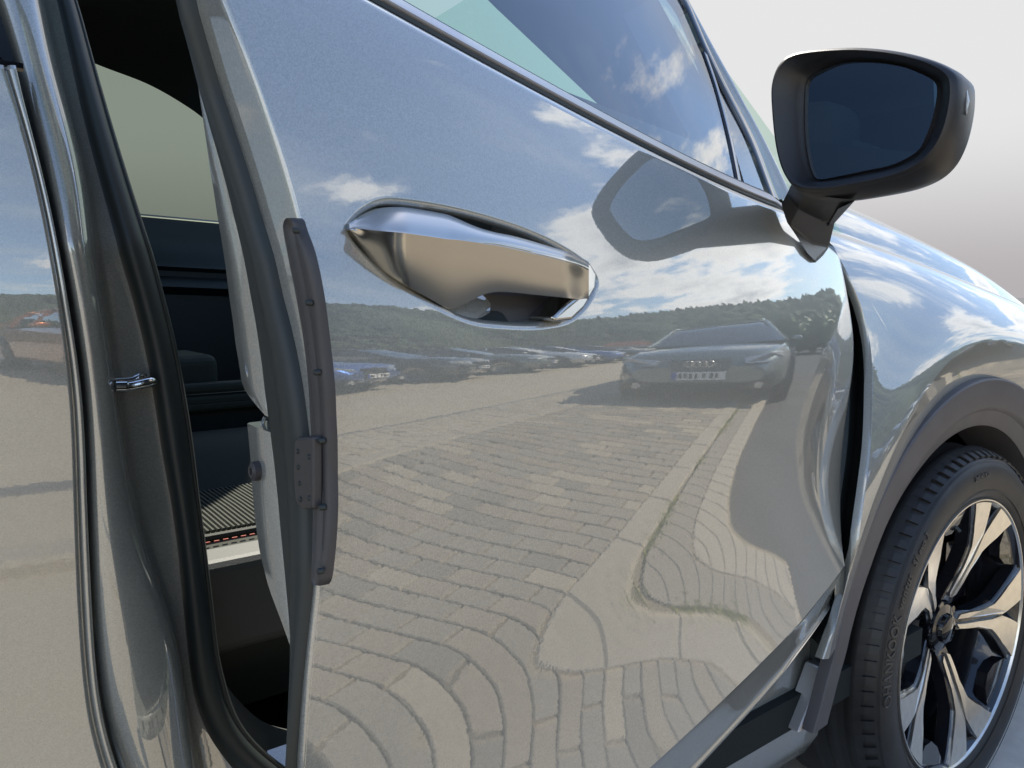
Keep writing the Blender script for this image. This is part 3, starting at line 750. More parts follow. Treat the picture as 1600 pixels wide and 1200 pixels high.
def endface():
    z = np.linspace(.62, float(zt)+.02, 120); OB = obz(z)
    o_ = lambda A: np.interp(z, A[::-1, 0], A[::-1, 1])
    aR, aL, aS = np.maximum(o_(ER_), .004), o_(EL_), np.maximum(o_(ES_), .0)
    aL = np.maximum(aL, aR+.001); aS = np.maximum(aS, aL+.002)
    # painted jamb between the hem and the rubber
    rows = [ept(z, 0*z, 0*z-.0008), ept(z, .0008+0*z, .0010+0*z), ept(z, .0020+0*z, .0018+0*z)]+[ept(z, .002+(aR-.002)*k, .0018+(np.maximum(OB, .0018)-.0018)*k) for k in (.12, .3, .5, .7, .9, 1.0)]+[ept(z, aR+.004, OB-.004)]
    MB().grid(rows).build('door_jamb', M['paint'], door, sharp=50)
    # rubber seal strip with a bead
    rows = []
    for f, h in [(0, -.006), (0, .003), (.06, .0065), (.2, .0075), (.38, .006), (.5, .0025), (.62, .001), (.85, .0012), (.96, .0), (1, -.006)]:
        rows.append(ept(z, aR+(aL-aR)*f, h+OB+0*z))
    MB().grid(rows).build('door_seal', M['rubber'], door, sharp=60)
    # inner painted flange, upper and lower piece
    for nm, z0, z1 in (('inner_flange', .915, float(zt)+.02), ('latch_panel', .62, .9065)):
        m = (z >= z0) & (z <= z1); zq = np.linspace(z0, z1, 70); f = lambda A: np.interp(zq, z, A)
        l, s = f(aL), f(aS)
        if nm == 'inner_flange': s = np.maximum(l+.001, s-(s-l)*np.clip((.930-zq)/.016, 0, 1)**1.6*.9)
        s = np.maximum(s, l+.0015)
        rows = [ept(zq, l-.001, -.006+obz(zq)), ept(zq, l+(s-l)*.1, -.002+obz(zq)), ept(zq, l+(s-l)*.5, -.0015+obz(zq)), ept(zq, l+(s-l)*.93, -.0018+obz(zq)), ept(zq, s, -.004+obz(zq)), ept(zq, s+.0015, -.012+0*zq), ept(zq, s+.0015, -.05+0*zq)]
        mb = MB().grid(rows)
        for e in (0, -1): mb.add([r[e] for r in rows], [tuple(range(len(rows)))])
        mb.build(nm, M['paint'], door, sharp=50)
    # door core and inner trim (closes the door's thickness)
    aI = np.maximum(aS, .05)+.0
    b = np.array([*(-DO), 0]); f3 = np.array([*(-DR), 0]); e0 = ept(z, aS, -.010+0*z)
    rows = [ept(z, .004+0*z, -.008+0*z), e0, e0+f3*.05+b*.03, e0+f3*.12+b*.045, e0+f3*.88+b*.03]
    MB().grid(rows).build('inner_trim', M['trim'], door, sharp=40)
    # latch bolt
    zc, ac = eb_inv(400, 736)
    c = ept(zc, ac, float(obz(zc))); nn = np.array([*(DR*.957-DO*.29), 0]); k = .0052
    b = MB().lathe([(0, .0008), (.0020, .0008), (.0022, .0030), (.0036, .0032), (.0042, .0028), (.0054, .0020), (.0056, .0), (.0056, -.005)], c, nn, 32).build('latch_bolt', M['guard'], door, sharp=30)
    # hooked cable above the latch panel
    pts = [ept(*e_inv(x, y, -.004), -.004) for x, y in [(415, 650), (410, 662), (411, 672), (408, 686)]]
    MB().tube(spline(pts, 16), .0012, 8).build('latch_cable', M['bright'], door)
endface()

# slim moulded guard clipped on the door edge, with flange and screws
def guard():
    Lp = [(442, 350), (446, 342), (449, 400), (462, 465), (475, 535), (482, 602), (487, 690), (489, 795), (488, 880), (487, 912)]
    ys = np.array([341, 346, 360, 400, 465, 535, 602, 650, 690, 740, 795, 850, 895, 908, 913])
    xl = itp(ys, [(341, 449), (346, 444), (360, 443), (400, 450), (465, 463), (535, 475), (602, 482), (690, 487), (795, 489), (880, 488), (908, 487), (913, 490)])
    xr = itp(ys, [(341, 470), (346, 474), (360, 478), (400, 492), (465, 505), (535, 514), (602, 521), (690, 525), (795, 526), (850, 523), (905, 517), (913, 512)])
    o = .004; nn = np.array([*(DR*.957-DO*.29), 0])
    A = np.array([ept(*e_inv(x, y, .010), .010) for x, y in zip(xl, ys)])
    B = np.array([invert(lambda z, a: ept(z, a, o), x, y, (1.1-y/3600, 0)) for x, y in zip(xr, ys)]); B = np.array([ept(*b, o) for b in B])
    A = spline(A, 70); B = spline(B, 70); rows = []
    for f, h in [(0, -.006), (0, -.001), (.06, .0008), (.22, .001), (.30, .0022), (.42, .0026), (.52, .002), (.60, .0018), (.72, .0030), (.86, .0030), (.95, .0022), (1, .0002), (1.0, -.0008)]:
        rows.append(A*(1-f)+B*f+nn*h)
    rows = np.array(rows); mb = MB().grid(rows)
    for e in (0, -1): mb.add(rows[:, e], [tuple(range(len(rows)))])
    gd = mb.build('edge_guard', M['guard'], door, sharp=50)
    gd['label'] = 'dark grey plastic guard strip along the door edge'
    def dot(px, py, r, h, m, nm, o2):
        c = ept(*e_inv(px, py, o2), o2)
        MB().lathe([(0, h), (r*.55, h), (r*.9, h*.6), (r, 0), (r, -.002)], c, nn, 14).build(nm, m, door, sharp=30)
    for x, y in [(460, 360), (480, 473), (493, 582), (500, 689), (501, 793), (498, 893)]: dot(x, y, .0014, .0008, M['rubber'], 'guard_screw', .0105)
    fl = [(459, 690), (463, 683), (487, 682), (487, 796), (472, 796), (464, 790), (460, 780), (458, 740)]
    of = .0135; P = [ept(*e_inv(x, y, of), of) for x, y in fl]
    bevel(MB().prism(P, -nn*.006).build('guard_flange', M['guard'], door, smooth=False), .0015, 2)
    for x, y in [(466, 705), (484, 714), (467, 730), (469, 755), (470, 780), (484, 778)]: dot(x, y, .0013, .0010, M['rubber'], 'flange_plug', of)
guard()

# ---- door mirror
def mirror():
    X0 = .72
    mr = empty('door_mirror', tuple(on_x(1290, 350, X0)), car); mr['label'] = 'black door mirror on an angled foot, its glass dark'
    inv = -np.array(mr.location)
    out = [(1207, 160), (1209, 125), (1222, 97), (1248, 82), (1313, 75), (1367, 76), (1420, 84), (1465, 98), (1492, 116), (1497, 140), (1493, 175), (1482, 212), (1465, 240), (1440, 262), (1400, 279), (1340, 292), (1290, 299), (1250, 296), (1228, 275), (1214, 230)]
    gls = [(1258, 160), (1261, 128), (1278, 114), (1315, 99), (1360, 97), (1405, 103), (1440, 116), (1460, 128), (1464, 145), (1458, 180), (1448, 210), (1432, 237), (1395, 257), (1350, 267), (1312, 275), (1280, 280), (1270, 270), (1262, 240), (1258, 200)]
    O = spline([on_x(x, y, X0) for x, y in out], 120, True); G = spline([on_x(x, y, X0+.012) for x, y in gls], 120, True)
    cO = O.mean(0); cG = G.mean(0)
    def al(P, c):
        a = np.arctan2(P[:, 2]-c[2], P[:, 1]-c[1]); k = np.argmin(abs(a-1.2)); return np.roll(P, -k, 0)
    O = al(O, cO); G = al(G, cO)
    if np.cross(O[1]-O[0], O[10]-O[0])[0]*np.cross(G[1]-G[0], G[10]-G[0])[0] < 0: G = G[::-1]
    ex = np.array([1., 0, 0])
    def sc(P, k, dx, dz=0, dy=0): return cO+(P-cO)*k+np.array([dx, dy, dz])
    # bezel
    rows = [O, sc(O, .985, -.0035), sc(O, .955, -.005), sc(O, .93, -.0035), O*.35+G*.65-ex*.002, O*.30+G*.70+ex*.001, O*.1+G*.9+ex*.004, G-ex*.0, G+ex*.004]
    bz = MB().grid([r+inv for r in rows], closed_v=True).build('mirror_bezel', M['plastic'], mr, sharp=50)
    # shell bulging forward, its belly hanging a little below the face
    rows = []; lowf = smooth(-(O[:, 2]-cO[2]), .0, .05)[:, None]*np.array([0, 0, -1.0])
    for k, dx, b in [(1.0, 0, 0), (1.006, .003, .002), (1.008, .010, .005), (1.0, .022, .008), (.965, .042, .009), (.88, .062, .006), (.70, .080, .0), (.45, .090, 0), (.15, .095, 0), (0.01, .0955, 0)]:
        rows.append(sc(O, k, dx, 0, .0)+lowf*b+inv)
    MB().grid(rows, closed_v=True).build('mirror_shell', M['plastic'], mr, sharp=None)
    MB().add([tuple(p+ex*.003+inv) for p in G], [tuple(range(120))]).build('mirror_glass', M['mirror'], mr, smooth=False)
    # indicator lens on the outer corner
    q = [on_x(x, y, X0+.016) for x, y in [(1500, 128), (1512, 138), (1516, 158), (1511, 180), (1506, 165), (1500, 146)]]
    bevel(MB().prism(np.array(q)+inv, (.006, .004, 0)).build('indicator_lens', M['lens'], mr, smooth=False), .002, 2)
    # foot: light inner facet, dark outer facet
    def fp(x, y, k, o=0.0):
        up = on_x(x, y, X0+.010); dn_ = dpt(*d_inv(x, y, .004, (.17, 1.04)), .004); p = up*(1-k)+dn_*k
        d = ray(x, y); return CAM+(p-CAM)*(1-o/np.linalg.norm(p-CAM))
    rg = [(fp(1258, 300, 0, .006)), fp(1247, 325, .5, .010), fp(1234, 350, 1, .008)]
    lf = [fp(1236, 289, 0), fp(1229, 304, .5), fp(1220, 321, 1)]
    rt2 = [fp(1338, 313, 0), fp(1316, 348, .45), fp(1296, 386, .9), fp(1274, 408, 1)]
    rt1 = [fp(1300, 309, 0, .004), fp(1285, 345, .5, .006), fp(1268, 380, 1, .005), fp(1262, 396, 1, .003)]
    rg4 = rg+[fp(1240, 362, 1, .004)]; lf4 = lf+[fp(1230, 348, 1)]
    bk = [p+np.array([.02+.01*i, .03, -.004]) for i, p in enumerate(rt2)]
    rows = np.array([lf4, rg4, rt1, rt2, bk])+inv
    bevel(MB().grid(rows).build('mirror_foot', M['plastic'], mr, sharp=20), .002, 2)
mirror()

# ---- front fender
FS = np.linspace(-.45, .60, 1051)
FPH = np.interp(FS, [-.45, -.3, -.2, -.1, 0, .08, .14, .19, .24, .28, .34, .6], [-4, -2, 0, 3, 6.5, 12, 20, 34, 55, 68, 76, 82])
FPH = np.convolve(np.pad(FPH, 30, mode='edge'), kk[:61]/kk[:61].sum() if len(kk) < 61 else np.ones(61)/61, 'valid')
FZ = np.concatenate([[0], np.cumsum(np.cos(np.radians(FPH[1:]))*np.diff(FS))]); FZ += .80-np.interp(0, FS, FZ)
FY = np.concatenate([[0], np.cumsum(np.sin(np.radians(FPH[1:]))*np.diff(FS))]); FY -= np.interp(0, FS, FY)
WC = np.array([1.51, .59, .352])
def flare(r):
    r = np.asarray(r, float)
    return np.where(r > .548, .022*np.exp(-((r-.548)/.085)**2), .022-(.548-r)*.40)
FTOP = np.polyfit([1.0, 1.15, 1.278, 1.478, 1.761, 1.894, 2.3], [1.115, 1.105, 1.09, 1.045, 1.005, .985, .90], 3)
def fpt(x, s):
    x = np.asarray(x, float); s = np.asarray(s, float)
    z = np.interp(s, FS, FZ)+(np.polyval(FTOP, np.clip(x, .9, 2.5))-np.interp(.30, FS, FZ))*smooth(s, .0, .30)
    y = .582+np.interp(s, FS, FY)+.10*np.clip(x-1.75, 0, 2)**2
    r = np.hypot(x-WC[0], z-WC[2])
    y = y-flare(r)*(1-smooth(s, .12, .26))
    return np.stack([x, y, z], -1)
fe_px = [(1300, 380), (1310, 400), (1330, 440), (1347, 483), (1358, 527), (1363, 573), (1363, 633), (1360, 700), (1352, 767), (1343, 832), (1326, 910), (1304, 983), (1287, 1030)]
fe = np.array([invert(fpt, x, y, (1.05, .24-(y-400)*.0009)) for x, y in fe_px]); fo = np.argsort(fe[:, 1]); fe = spline(fe[fo], 60)
def fender():
    s_top = .30
    right = 2.35
    left = [tuple(p) for p in fe]                      # bottom -> top along the shut line
    top = [(x, s_top) for x in np.linspace(fe[-1, 0]-.05, right, 160)]
    rgt = [(right, s) for s in np.linspace(s_top, -.42, 50)[1:]]
    Dm = np.array(left+top+rgt)
    Cs = np.array([WC[0], WC[2]-.80])                  # wheel centre in (x,s), s~z-.8 low down
    a = np.arctan2(Dm[:, 1]-Cs[1], Dm[:, 0]-Cs[0]); a = np.unwrap(a)
    dv = np.stack([np.cos(a), np.sin(a)], 1); inn = Cs+dv*.470
    rows = []
    for r in (.470, .482, .495, .510, .525, .538, .5465): q = Cs+dv*r; rows.append(fpt(q[:, 0], q[:, 1]))
    out = Cs+dv*.5495
    for k in np.linspace(0, 1, 44)**1.2: q = out*(1-k)+Dm*k; rows.append(fpt(q[:, 0], q[:, 1]))
    lip = inn.copy(); L0 = fpt(inn[:, 0], inn[:, 1]); rows.insert(0, L0+np.array([0, .03, 0]))
    o = MB().grid(rows).build('front_fender', M['paint'], car, sharp=13)
    # fold along the shut line
    e0 = fpt(fe[:, 0], fe[:, 1]); f = [e0, e0+[-.002, .003, 0], e0+[-.002, .012, 0], e0+[.03, .02, 0]]
    MB().grid(f).build('fender_fold', M['paint'], o, sharp=60)
    # dark cavity behind the shut line
    MB().grid([e0+[-.22, .11, 0], e0+[-.10, .09, 0], e0+[.0, .035, 0], e0+[.05, .05, 0], e0+[.028, .019, 0]]).build('hinge_cavity', M['rubber'], o)
    return o
fender()

# hood
def hood():
    xs = np.linspace(1.12, 2.75, 70); rows = []
    g0 = fpt(xs, np.full(70, .308))
    for v in np.linspace(0, 1, 60):
        y = g0[:, 1]+v*(2*1.49-2*g0[:, 1]); c = 1-np.abs(2*v-1)
        rise = .105*(1-np.exp(-c*14))+.025*c
        rows.append(np.stack([xs, y, g0[:, 2]+rise*(1-.25*smooth(xs, 1.9, 2.6))], 1))
    rows = [g0+[0, .002, -.02], g0+[0, .0035, -.002]]+rows
    rows[2] = g0+[0, .0045, .0005]
    MB().grid(rows).build('hood', M['paint'], car, sharp=None)
    MB().grid([g0+[0, -.004, -.03], g0+[0, .01, -.03]]).build('hood_gap', M['rubber'], car)
hood()

# plastic arch trim
def arch():
    A = np.radians(np.linspace(180.5, -20, 90)); ca, sa = np.cos(A), np.sin(A); rows = []
    ro = itp(180-np.degrees(A), [(-.5, .520), (3, .505), (12, .482), (200, .482)]); ri = itp(180-np.degrees(A), [(-.5, .452), (4, .440), (12, .421), (30, .400), (60, .392), (200, .392)])
    for f, y in [(1.0, .600), (1.0, .588), (.985, .583), (.95, .581), (.42, .583), (.36, .586), (.32, .591), (.10, .597), (.0, .602), (-.02, .63), (-.05, .70)]:
        r = ri+(ro-ri)*f; yy = np.full(90, y-.004)
        rows.append(np.stack([WC[0]+r*ca, yy, WC[2]+r*sa], 1))
    o = MB().grid(rows).build('wheel_arch_trim', M['cladding'], car, sharp=30)
    rows = [np.stack([WC[0]+.45*ca, np.full(90, y), WC[2]+.45*sa], 1) for y in (.60, .95)]
    rows.append(np.stack([WC[0]+.0*ca, np.full(90, .95), WC[2]+.0*sa], 1))
    MB().grid(rows).build('arch_liner', M['rubber'], car)
arch()

# ---- front wheel
def wheel():
    w = empty('front_wheel', tuple(WC), car); w['label'] = 'two-tone alloy wheel with five forked spokes'
    R = .255
    # tyre: outer face toward -y
    prof = [(.252, .004), (.262, -.008), (.275, -.017), (.295, -.022), (.312, -.020), (.322, -.014), (.330, -.003), (.336, .010), (.3405, .030), (.342, .06), (.343, .11), (.342, .16), (.338, .19), (.325, .215), (.29, .225), (.25, .21)]
    prof = spline([(.252+(r-.252)*1.07, h*.8 if h < 0 else h) for r, h in prof], 60)
    ty = MB().lathe([(r, h) for r, h in prof], (0, 0, 0), (0, 1, 0), 180).build('tyre', M['tyre'], w, sharp=None)
    sp = MB()
    for gy in (.045, .085, .125, .165):   # tread grooves as dark rings, raised ribs between
        sp.lathe([(.3468, gy-.004), (.3505, gy-.014), (.352, gy-.02), (.3505, gy-.026), (.3468, gy-.036)], (0, 0, 0), (0, 1, 0), 120)
    sp.build('tread_ribs', M['tyre'], w); 
    sh = MB()
    for k in range(84):                     # shoulder blocks
        a = 2*pi*k/84; P = []
        for rr, h, da in [(.3340, -.006, .0), (.3415, .006, .004), (.3472, .022, .012)]:
            for d in (.006, .034):
                aa = a+da+d*1.45; P.append((rr*1.006*cos(aa), h-.0012, rr*1.006*sin(aa)))
        sh.add(P, [(0, 2, 3, 1), (2, 4, 5, 3)])
    o = sh.build('shoulder_blocks', M['tyre'], w, smooth=False); thick(o, .004, 0); o['kind'] = 'stuff'
    for rr in (.2735, .331):
        MB().lathe([(rr-.0012, -.014), (rr, -.0130 if rr > .29 else -.0145), (rr+.0012, -.014)], (0, 0, 0), (0, 1, 0), 140).build('sidewall_ring', M['tyre'], w)
    # rim
    MB().lathe([(.2570, .006), (.2575, -.004), (.2560, -.0085), (.2540, -.0085), (.2525, -.004)], (0, 0, 0), (0, 1, 0), 140).build('rim_lip', M['machined'], w, sharp=30)
    MB().lathe([(.2525, -.004), (.246, .004), (.238, .03), (.226, .06), (.222, .12), (.230, .19)], (0, 0, 0), (0, 1, 0), 120).build('rim_barrel', M['dark_silver'], w, sharp=40)
    MB().lathe([(0, .085), (.06, .085), (.065, .095), (.155, .095), (.157, .12), (0, .12)], (0, 0, 0), (0, 1, 0), 60).build('brake_disc', M['disc'], w, sharp=30)
    MB().box((.10, .085, .085), (.10, .05, .13)).build('brake_caliper', M['gloss_black'], w)
    def dep(r): return itp(r, [(0, .042), (.05, .040), (.085, .030), (.14, .016), (.20, .004), (.25, -.004)])
    def pt(ang, r, d=0.0):
        a = radians(ang); return (r*cos(a), dep(r)+d, r*sin(a))
    def poly(pts, n=5):
        out = []
        for (a0, r0), (a1, r1) in zip(pts, pts[1:]+pts[:1]):
            for k in np.linspace(0, 1, n, endpoint=False): out.append((a0+(a1-a0)*k, r0+(r1-r0)*k))
        return out
    for k in range(5):
        c = 68+72*k
        s = MB()
        # dark body of the forked spoke
        body = poly([(-24, .249), (-5.5, .249), (0, .195), (5.5, .249), (24, .249), (18.5, .205), (11.0, .160), (10.0, .10), (20, .05), (-20, .05), (-10.0, .10), (-11.0, .160), (-18.5, .205)])
        V = [pt(c+a, r, .003) for a, r in body]; Bk = [pt(c+a, r, .030) for a, r in body]; n = len(V); ctr = [pt(c, .12, .003), pt(c, .12, .03)]
        s.add(V+Bk, [tuple(range(n)), tuple(range(n, 2*n))[::-1]]+[(i, (i+1) % n, n+(i+1) % n, n+i) for i in range(n)])
        so_ = s.build('spoke', M['dark_silver'], w, smooth=False); bevel(so_, .002, 1)
        for sg in (-1, 1):
            m = MB()
            f = poly([(sg*5.8, .2505), (sg*21.5, .2505), (sg*16.5, .205), (sg*9.2, .163), (sg*7.8, .12), (sg*12, .068), (sg*5.0, .060), (sg*2.4, .12), (sg*1.8, .158), (sg*.5, .190)], 4)
            V = [pt(c+a, r, -.0022) for a, r in f]; Bk = [pt(c+a, r, .004) for a, r in f]; n = len(V)
            m.add(V+Bk, [tuple(range(n)), tuple(range(n, 2*n))[::-1]]+[(i, (i+1) % n, n+(i+1) % n, n+i) for i in range(n)])
            m.build('spoke_face', M['machined'], so_, smooth=False)
        # dark blade set back between the spokes
        b = MB(); f = poly([(c+23, .247), (c+49, .247), (c+43, .215), (c+36, .205), (c+29, .215)], 4)
        b.prism([pt(a, r, .008) for a, r in f], (0, .02, 0)); b.build('rim_pocket', M['dark_silver'], w, smooth=False)
        MB().lathe([(0, .0), (.0085, .0), (.010, .004), (.010, .02)], pt(c+36, .046, -.004), (0, 1, 0), 14).build('wheel_bolt', M['gloss_black'], w)
    MB().lathe([(0, .022), (.022, .023), (.027, .026), (.029, .033), (.044, .036), (.048, .06)], (0, 0, 0), (0, 1, 0), 48).build('centre_cap', M['gloss_black'], w, sharp=30)
    MB().tube([pt(100, .222, .02), pt(100, .205, .0)], .004, 8).build('valve', M['rubber'], w)
    # raised lettering on the sidewall
    def text(body, ang, r, size, flip=False, shear=0.0, nm='sidewall_lettering'):
        cu = bpy.data.curves.new(nm, 'FONT'); cu.body = body; cu.size = size; cu.extrude = .0006; cu.align_x = 'CENTER'; cu.align_y = 'CENTER'; cu.shear = shear; cu.offset = .0004; cu.resolution_u = 3; cu.space_character = 1.1
        tmp = bpy.data.objects.new('tmp', cu); COL.objects.link(tmp)
        dg = bpy.context.evaluated_depsgraph_get(); me = bpy.data.meshes.new_from_object(tmp.evaluated_get(dg)); bpy.data.objects.remove(tmp)
        co = np.zeros(len(me.vertices)*3); me.vertices.foreach_get('co', co); co = co.reshape(-1, 3)
        rad = r+co[:, 1]; a = radians(ang)-co[:, 0]/r
        pr = prof[np.argsort(prof[:, 0])]; outer = prof[:, 1] < .03; pp = prof[outer]; pp = pp[np.argsort(pp[:, 0])]
        h = np.interp(rad, pp[:, 0], pp[:, 1])-.0012-co[:, 2]*1.0
        me.vertices.foreach_set('co', np.stack([rad*np.cos(a), h, rad*np.sin(a)], 1).ravel()); me.update()
        return link(nm, me, M['tyre_text'], w)
    text('HANKOOK', 170, .314, .024)
    text('ventus', 151, .314, .021, shear=.2)
    text('S1 evo 3', 137, .314, .016, shear=.2)
    text('245/40 R20', 92, .306, .012)
    MB().tube([((.314+.009*cos(q))*cos(radians(184)+.009*sin(q)/.314), -.0175, (.314+.009*cos(q))*sin(radians(184)+.009*sin(q)/.314)) for q in np.linspace(0, 2*pi, 20)], .0014, 6, False).build('sidewall_emblem', M['tyre_text'], w)
wheel()

# ---- rear door: flat flank with a rolled front edge
def rpt(x, z, off=0.0):
    z = np.asarray(z, float); x = np.asarray(x, float); w = np.interp(z-.03, Z_, W_)*.5+.05*np.clip(x, -5, 5)
    return np.stack([x+0*z, .600-w-off+0*x, z+0*x], -1)
def r_inv(px, py, off=0.0): return invert(lambda x, z: rpt(x, z, off), px, py, (.06, 1.2-py/2200))
def rear_door():
    e1 = [(7, 112), (16, 140), (34, 189), (50, 250), (67, 320), (79, 385), (87, 430), (101, 520), (112, 602), (117, 700), (119.5, 805), (124, 930), (130, 1031), (140, 1132), (160, 1200), (180, 1255)]
    e2 = [(27, 108), (33, 140), (47, 189), (63, 250), (80, 320), (93, 385), (101, 430), (116, 520), (129, 602), (135, 700), (138, 805), (144, 930), (149, 1031), (161, 1132), (182, 1200), (204, 1255)]
    ye = np.linspace(108, 1255, 40); s1 = gsm([(b, a) for a, b in e1], ye); s2 = gsm([(b, a) for a, b in e2], ye)
    E1 = spline([r_inv(*p) for p in zip(s1, ye)], 90); E2 = spline([r_inv(*p, .001) for p in zip(s2, ye)], 90)
    zt_ = E1[0, 1]
    rows = []
    for x in list(np.linspace(-1.0, -.03, 36))+[-.015, -.008, -.004, -.002, 0]:
        rows.append(np.stack([rpt(E1[i, 0]+x, E1[i, 1]) for i in range(90)]))
    P1 = rows[-1]; P2 = rpt(E2[:, 0], E2[:, 1]); dx = P2-P1
    for f, d in [(.06, .0012), (.12, .004), (.2, .0055), (.28, .004), (.36, .0012), (.5, -.0006), (.75, -.0008), (.92, .0002), (1.0, .003), (1.0, .014)]:
        rows.append(P1+dx*f+np.array([0, d, 0]))
    rd = MB().grid(rows).build('rear_door', M['paint'], car, sharp=None); rd['label'] = 'flank of the rear door at the left edge'
    # top return of the door under its window
    a = np.array(rows)[:, 0]; MB().grid([a, a+[0, .002, .003], a+[0, .02, .006]]).build('belt_return', M['paint'], rd)
    # belt moulding and window
    xs = np.linspace(-1.0, E1[0, 0]+.012, 30); z0 = zt_+.007
    z0b = zt_-.002
    rr = [np.stack([xs, .600-np.interp(zt_-.03, Z_, W_)*.5+b+0*xs, zt_+a+0*xs], 1) for a, b in [(.002, .006), (.004, .005), (.008, .007), (.009, .016)]]
    MB().grid(rr).build('rear_belt_moulding', M['gloss_black'], rd, sharp=40)
    gl = [np.stack([xs-.01-.30*k, .622+.17*k+0*xs-np.interp(zt_-.03, Z_, W_)*.5, zt_+.012+.40*k+0*xs], 1) for k in np.linspace(0, 1, 8)]
    MB().grid(gl).build('rear_window_glass', M['gloss_black'], rd, sharp=None)
    return E2
E2R = rear_door()

# ---- B pillar with the door opening rubber and the striker
PR = np.array([-60, 0, 60, 101, 169, 236, 304, 354, 405, 461, 535, 589, 650, 704, 788, 856, 920, 981, 1031, 1099, 1150, 1200, 1260])
gA = itp(PR, [(-60, -22), (0, 2), (60, 20), (101, 30), (169, 46), (250, 68), (320, 86), (385, 99), (430, 107), (520, 122), (602, 134), (700, 139), (805, 142), (930, 148), (1031, 154), (1132, 166), (1200, 187), (1260, 210)])
gB = itp(PR, [(-60, 48), (0, 61), (101, 81), (169, 101), (236, 121), (304, 133), (354, 138), (405, 142), (461, 152), (535, 164), (589, 172), (704, 189), (788, 202), (856, 219), (920, 243), (981, 267), (1031, 280), (1099, 287), (1200, 300), (1260, 312)])
sL = itp(PR, [(-60, 70), (0, 88), (100, 110), (202, 132), (337, 169), (400, 185), (467, 206), (535, 223), (602, 236), (670, 246), (737, 256), (795, 268), (862, 277), (930, 283), (1031, 293), (1099, 302), (1150, 316), (1200, 343), (1260, 420)])
sR = itp(PR, [(-60, 98), (0, 121), (100, 148), (202, 177), (337, 219), (400, 241), (467, 258), (535, 275), (602, 287), (670, 299), (737, 307), (805, 315), (862, 323), (930, 331), (1031, 342), (1065, 350), (1099, 360), (1132, 376), (1166, 402), (1200, 452), (1260, 560)])
def leanin(py): return .16*np.clip((330-py)/1000, -.05, 1)       # tumblehome of the pillar
def b_pillar():
    nr = 110; py = np.linspace(-60, 1260, nr); f = lambda A: gsm(np.stack([PR, A], 1), py, 45)
    A, B, S0, S1 = f(gA), f(gB), f(sL), f(sR)
    rows = []
    for i in range(nr):
        l = leanin(py[i]); a, b, s = A[i], B[i], S0[i]; w = float(smooth(py[i], 1250, 700))
        r = [on_y(a, py[i], .616+l)+np.array([0, .02, 0]), on_y(a, py[i], .616+l)]
        for k, y in [(.10, .6105), (.3, .608), (.5, .6085), (.7, .6105), (.86, .614), (.94, .618), (1.0, .625)]:
            r.append(on_y(a+(b-a)*k, py[i], y+l))
        s2 = max(s, b+2); g = min(10, (s2-b)*.35)
        r += [on_y(b+g*.25, py[i], .640+l), on_y(b+g*.7, py[i], .662+l), on_y(b+g, py[i], .672+l), on_y(b+g+(s2-b-g)*.3, py[i], .676+l), on_y(s2+6, py[i], .676+l)]
        rows.append(r)
    bp_ = MB().grid(rows).build('b_pillar', M['paint'], car, sharp=None); bp_['label'] = 'painted door pillar with the striker'
    # rubber
    py2 = np.linspace(-60, 1255, 140); g = lambda A: gsm(np.stack([PR, A], 1), py2, 22)
    L_, R_ = g(sL), g(sR)
    # use the perpendicular width at the bottom where the rubber turns forward
    mid, rad = [], []
    for l, r, p in zip(L_, R_, py2): mid.append(((l+r)/2, p))
    mid = np.array(mid); T = np.gradient(mid, axis=0); T /= np.linalg.norm(T, axis=1)[:, None]; wpx = (R_-L_)*np.abs(T[:, 1]); wpx = np.clip(wpx, 30, 54)
    Nn = np.stack([T[:, 1], -T[:, 0]], 1); rows = []
    for k, d in [(-1.0, .020), (-1.0, .008), (-.86, -.002), (-.55, -.009), (-.15, -.0125), (.25, -.011), (.55, -.006), (.72, .001), (.78, .004), (.86, .002), (.96, .004), (1.0, .012), (1.02, .035)]:
        rows.append([on_y(m[0]+n[0]*k*w/2, m[1]+n[1]*k*w/2, .672+d+float(leanin(m[1]))) for m, n, w in zip(mid, Nn, wpx)])
    MB().grid(rows).build('door_opening_seal', M['rubber'], bp_, sharp=None)
    # inner pillar trim behind the rubber
    rows = [[on_y(m[0]+n[0]*w*.35, m[1]+n[1]*w*.35, .69+float(leanin(m[1])))+np.array([dx, dy, 0]) for m, n, w in zip(mid, Nn, wpx)] for dx, dy in ((0, 0), (-.03, .05), (-.16, .10))]
    MB().grid(rows).build('inner_pillar_trim', M['trim'], bp_)
    # striker: thin plate and two-legged loop
    pl = [on_y(x, y, .655) for x, y in [(169, 546), (173, 556), (176, 585), (178, 610), (182, 640), (187, 662), (184, 664), (179, 640), (174, 600), (170, 560)]]
    st = bevel(MB().prism(pl, (0, .022, 0)).build('striker_plate', M['bright'], bp_, smooth=False), .0012, 2)
    a = [on_y(180, 604, .645), on_y(205, 603, .645), on_y(232, 597, .645), on_y(238, 596, .652)]
    MB().tube(spline(a, 30), [.0050]*8+[.0042]*22, 14).build('striker_loop', M['bright'], bp_)
    b = [on_y(180, 596, .662), on_y(205, 594, .662), on_y(221, 588, .662), on_y(224, 592, .655)]
    MB().tube(spline(b, 20), .0034, 12).build('striker_leg', M['bright'], bp_)
b_pillar()

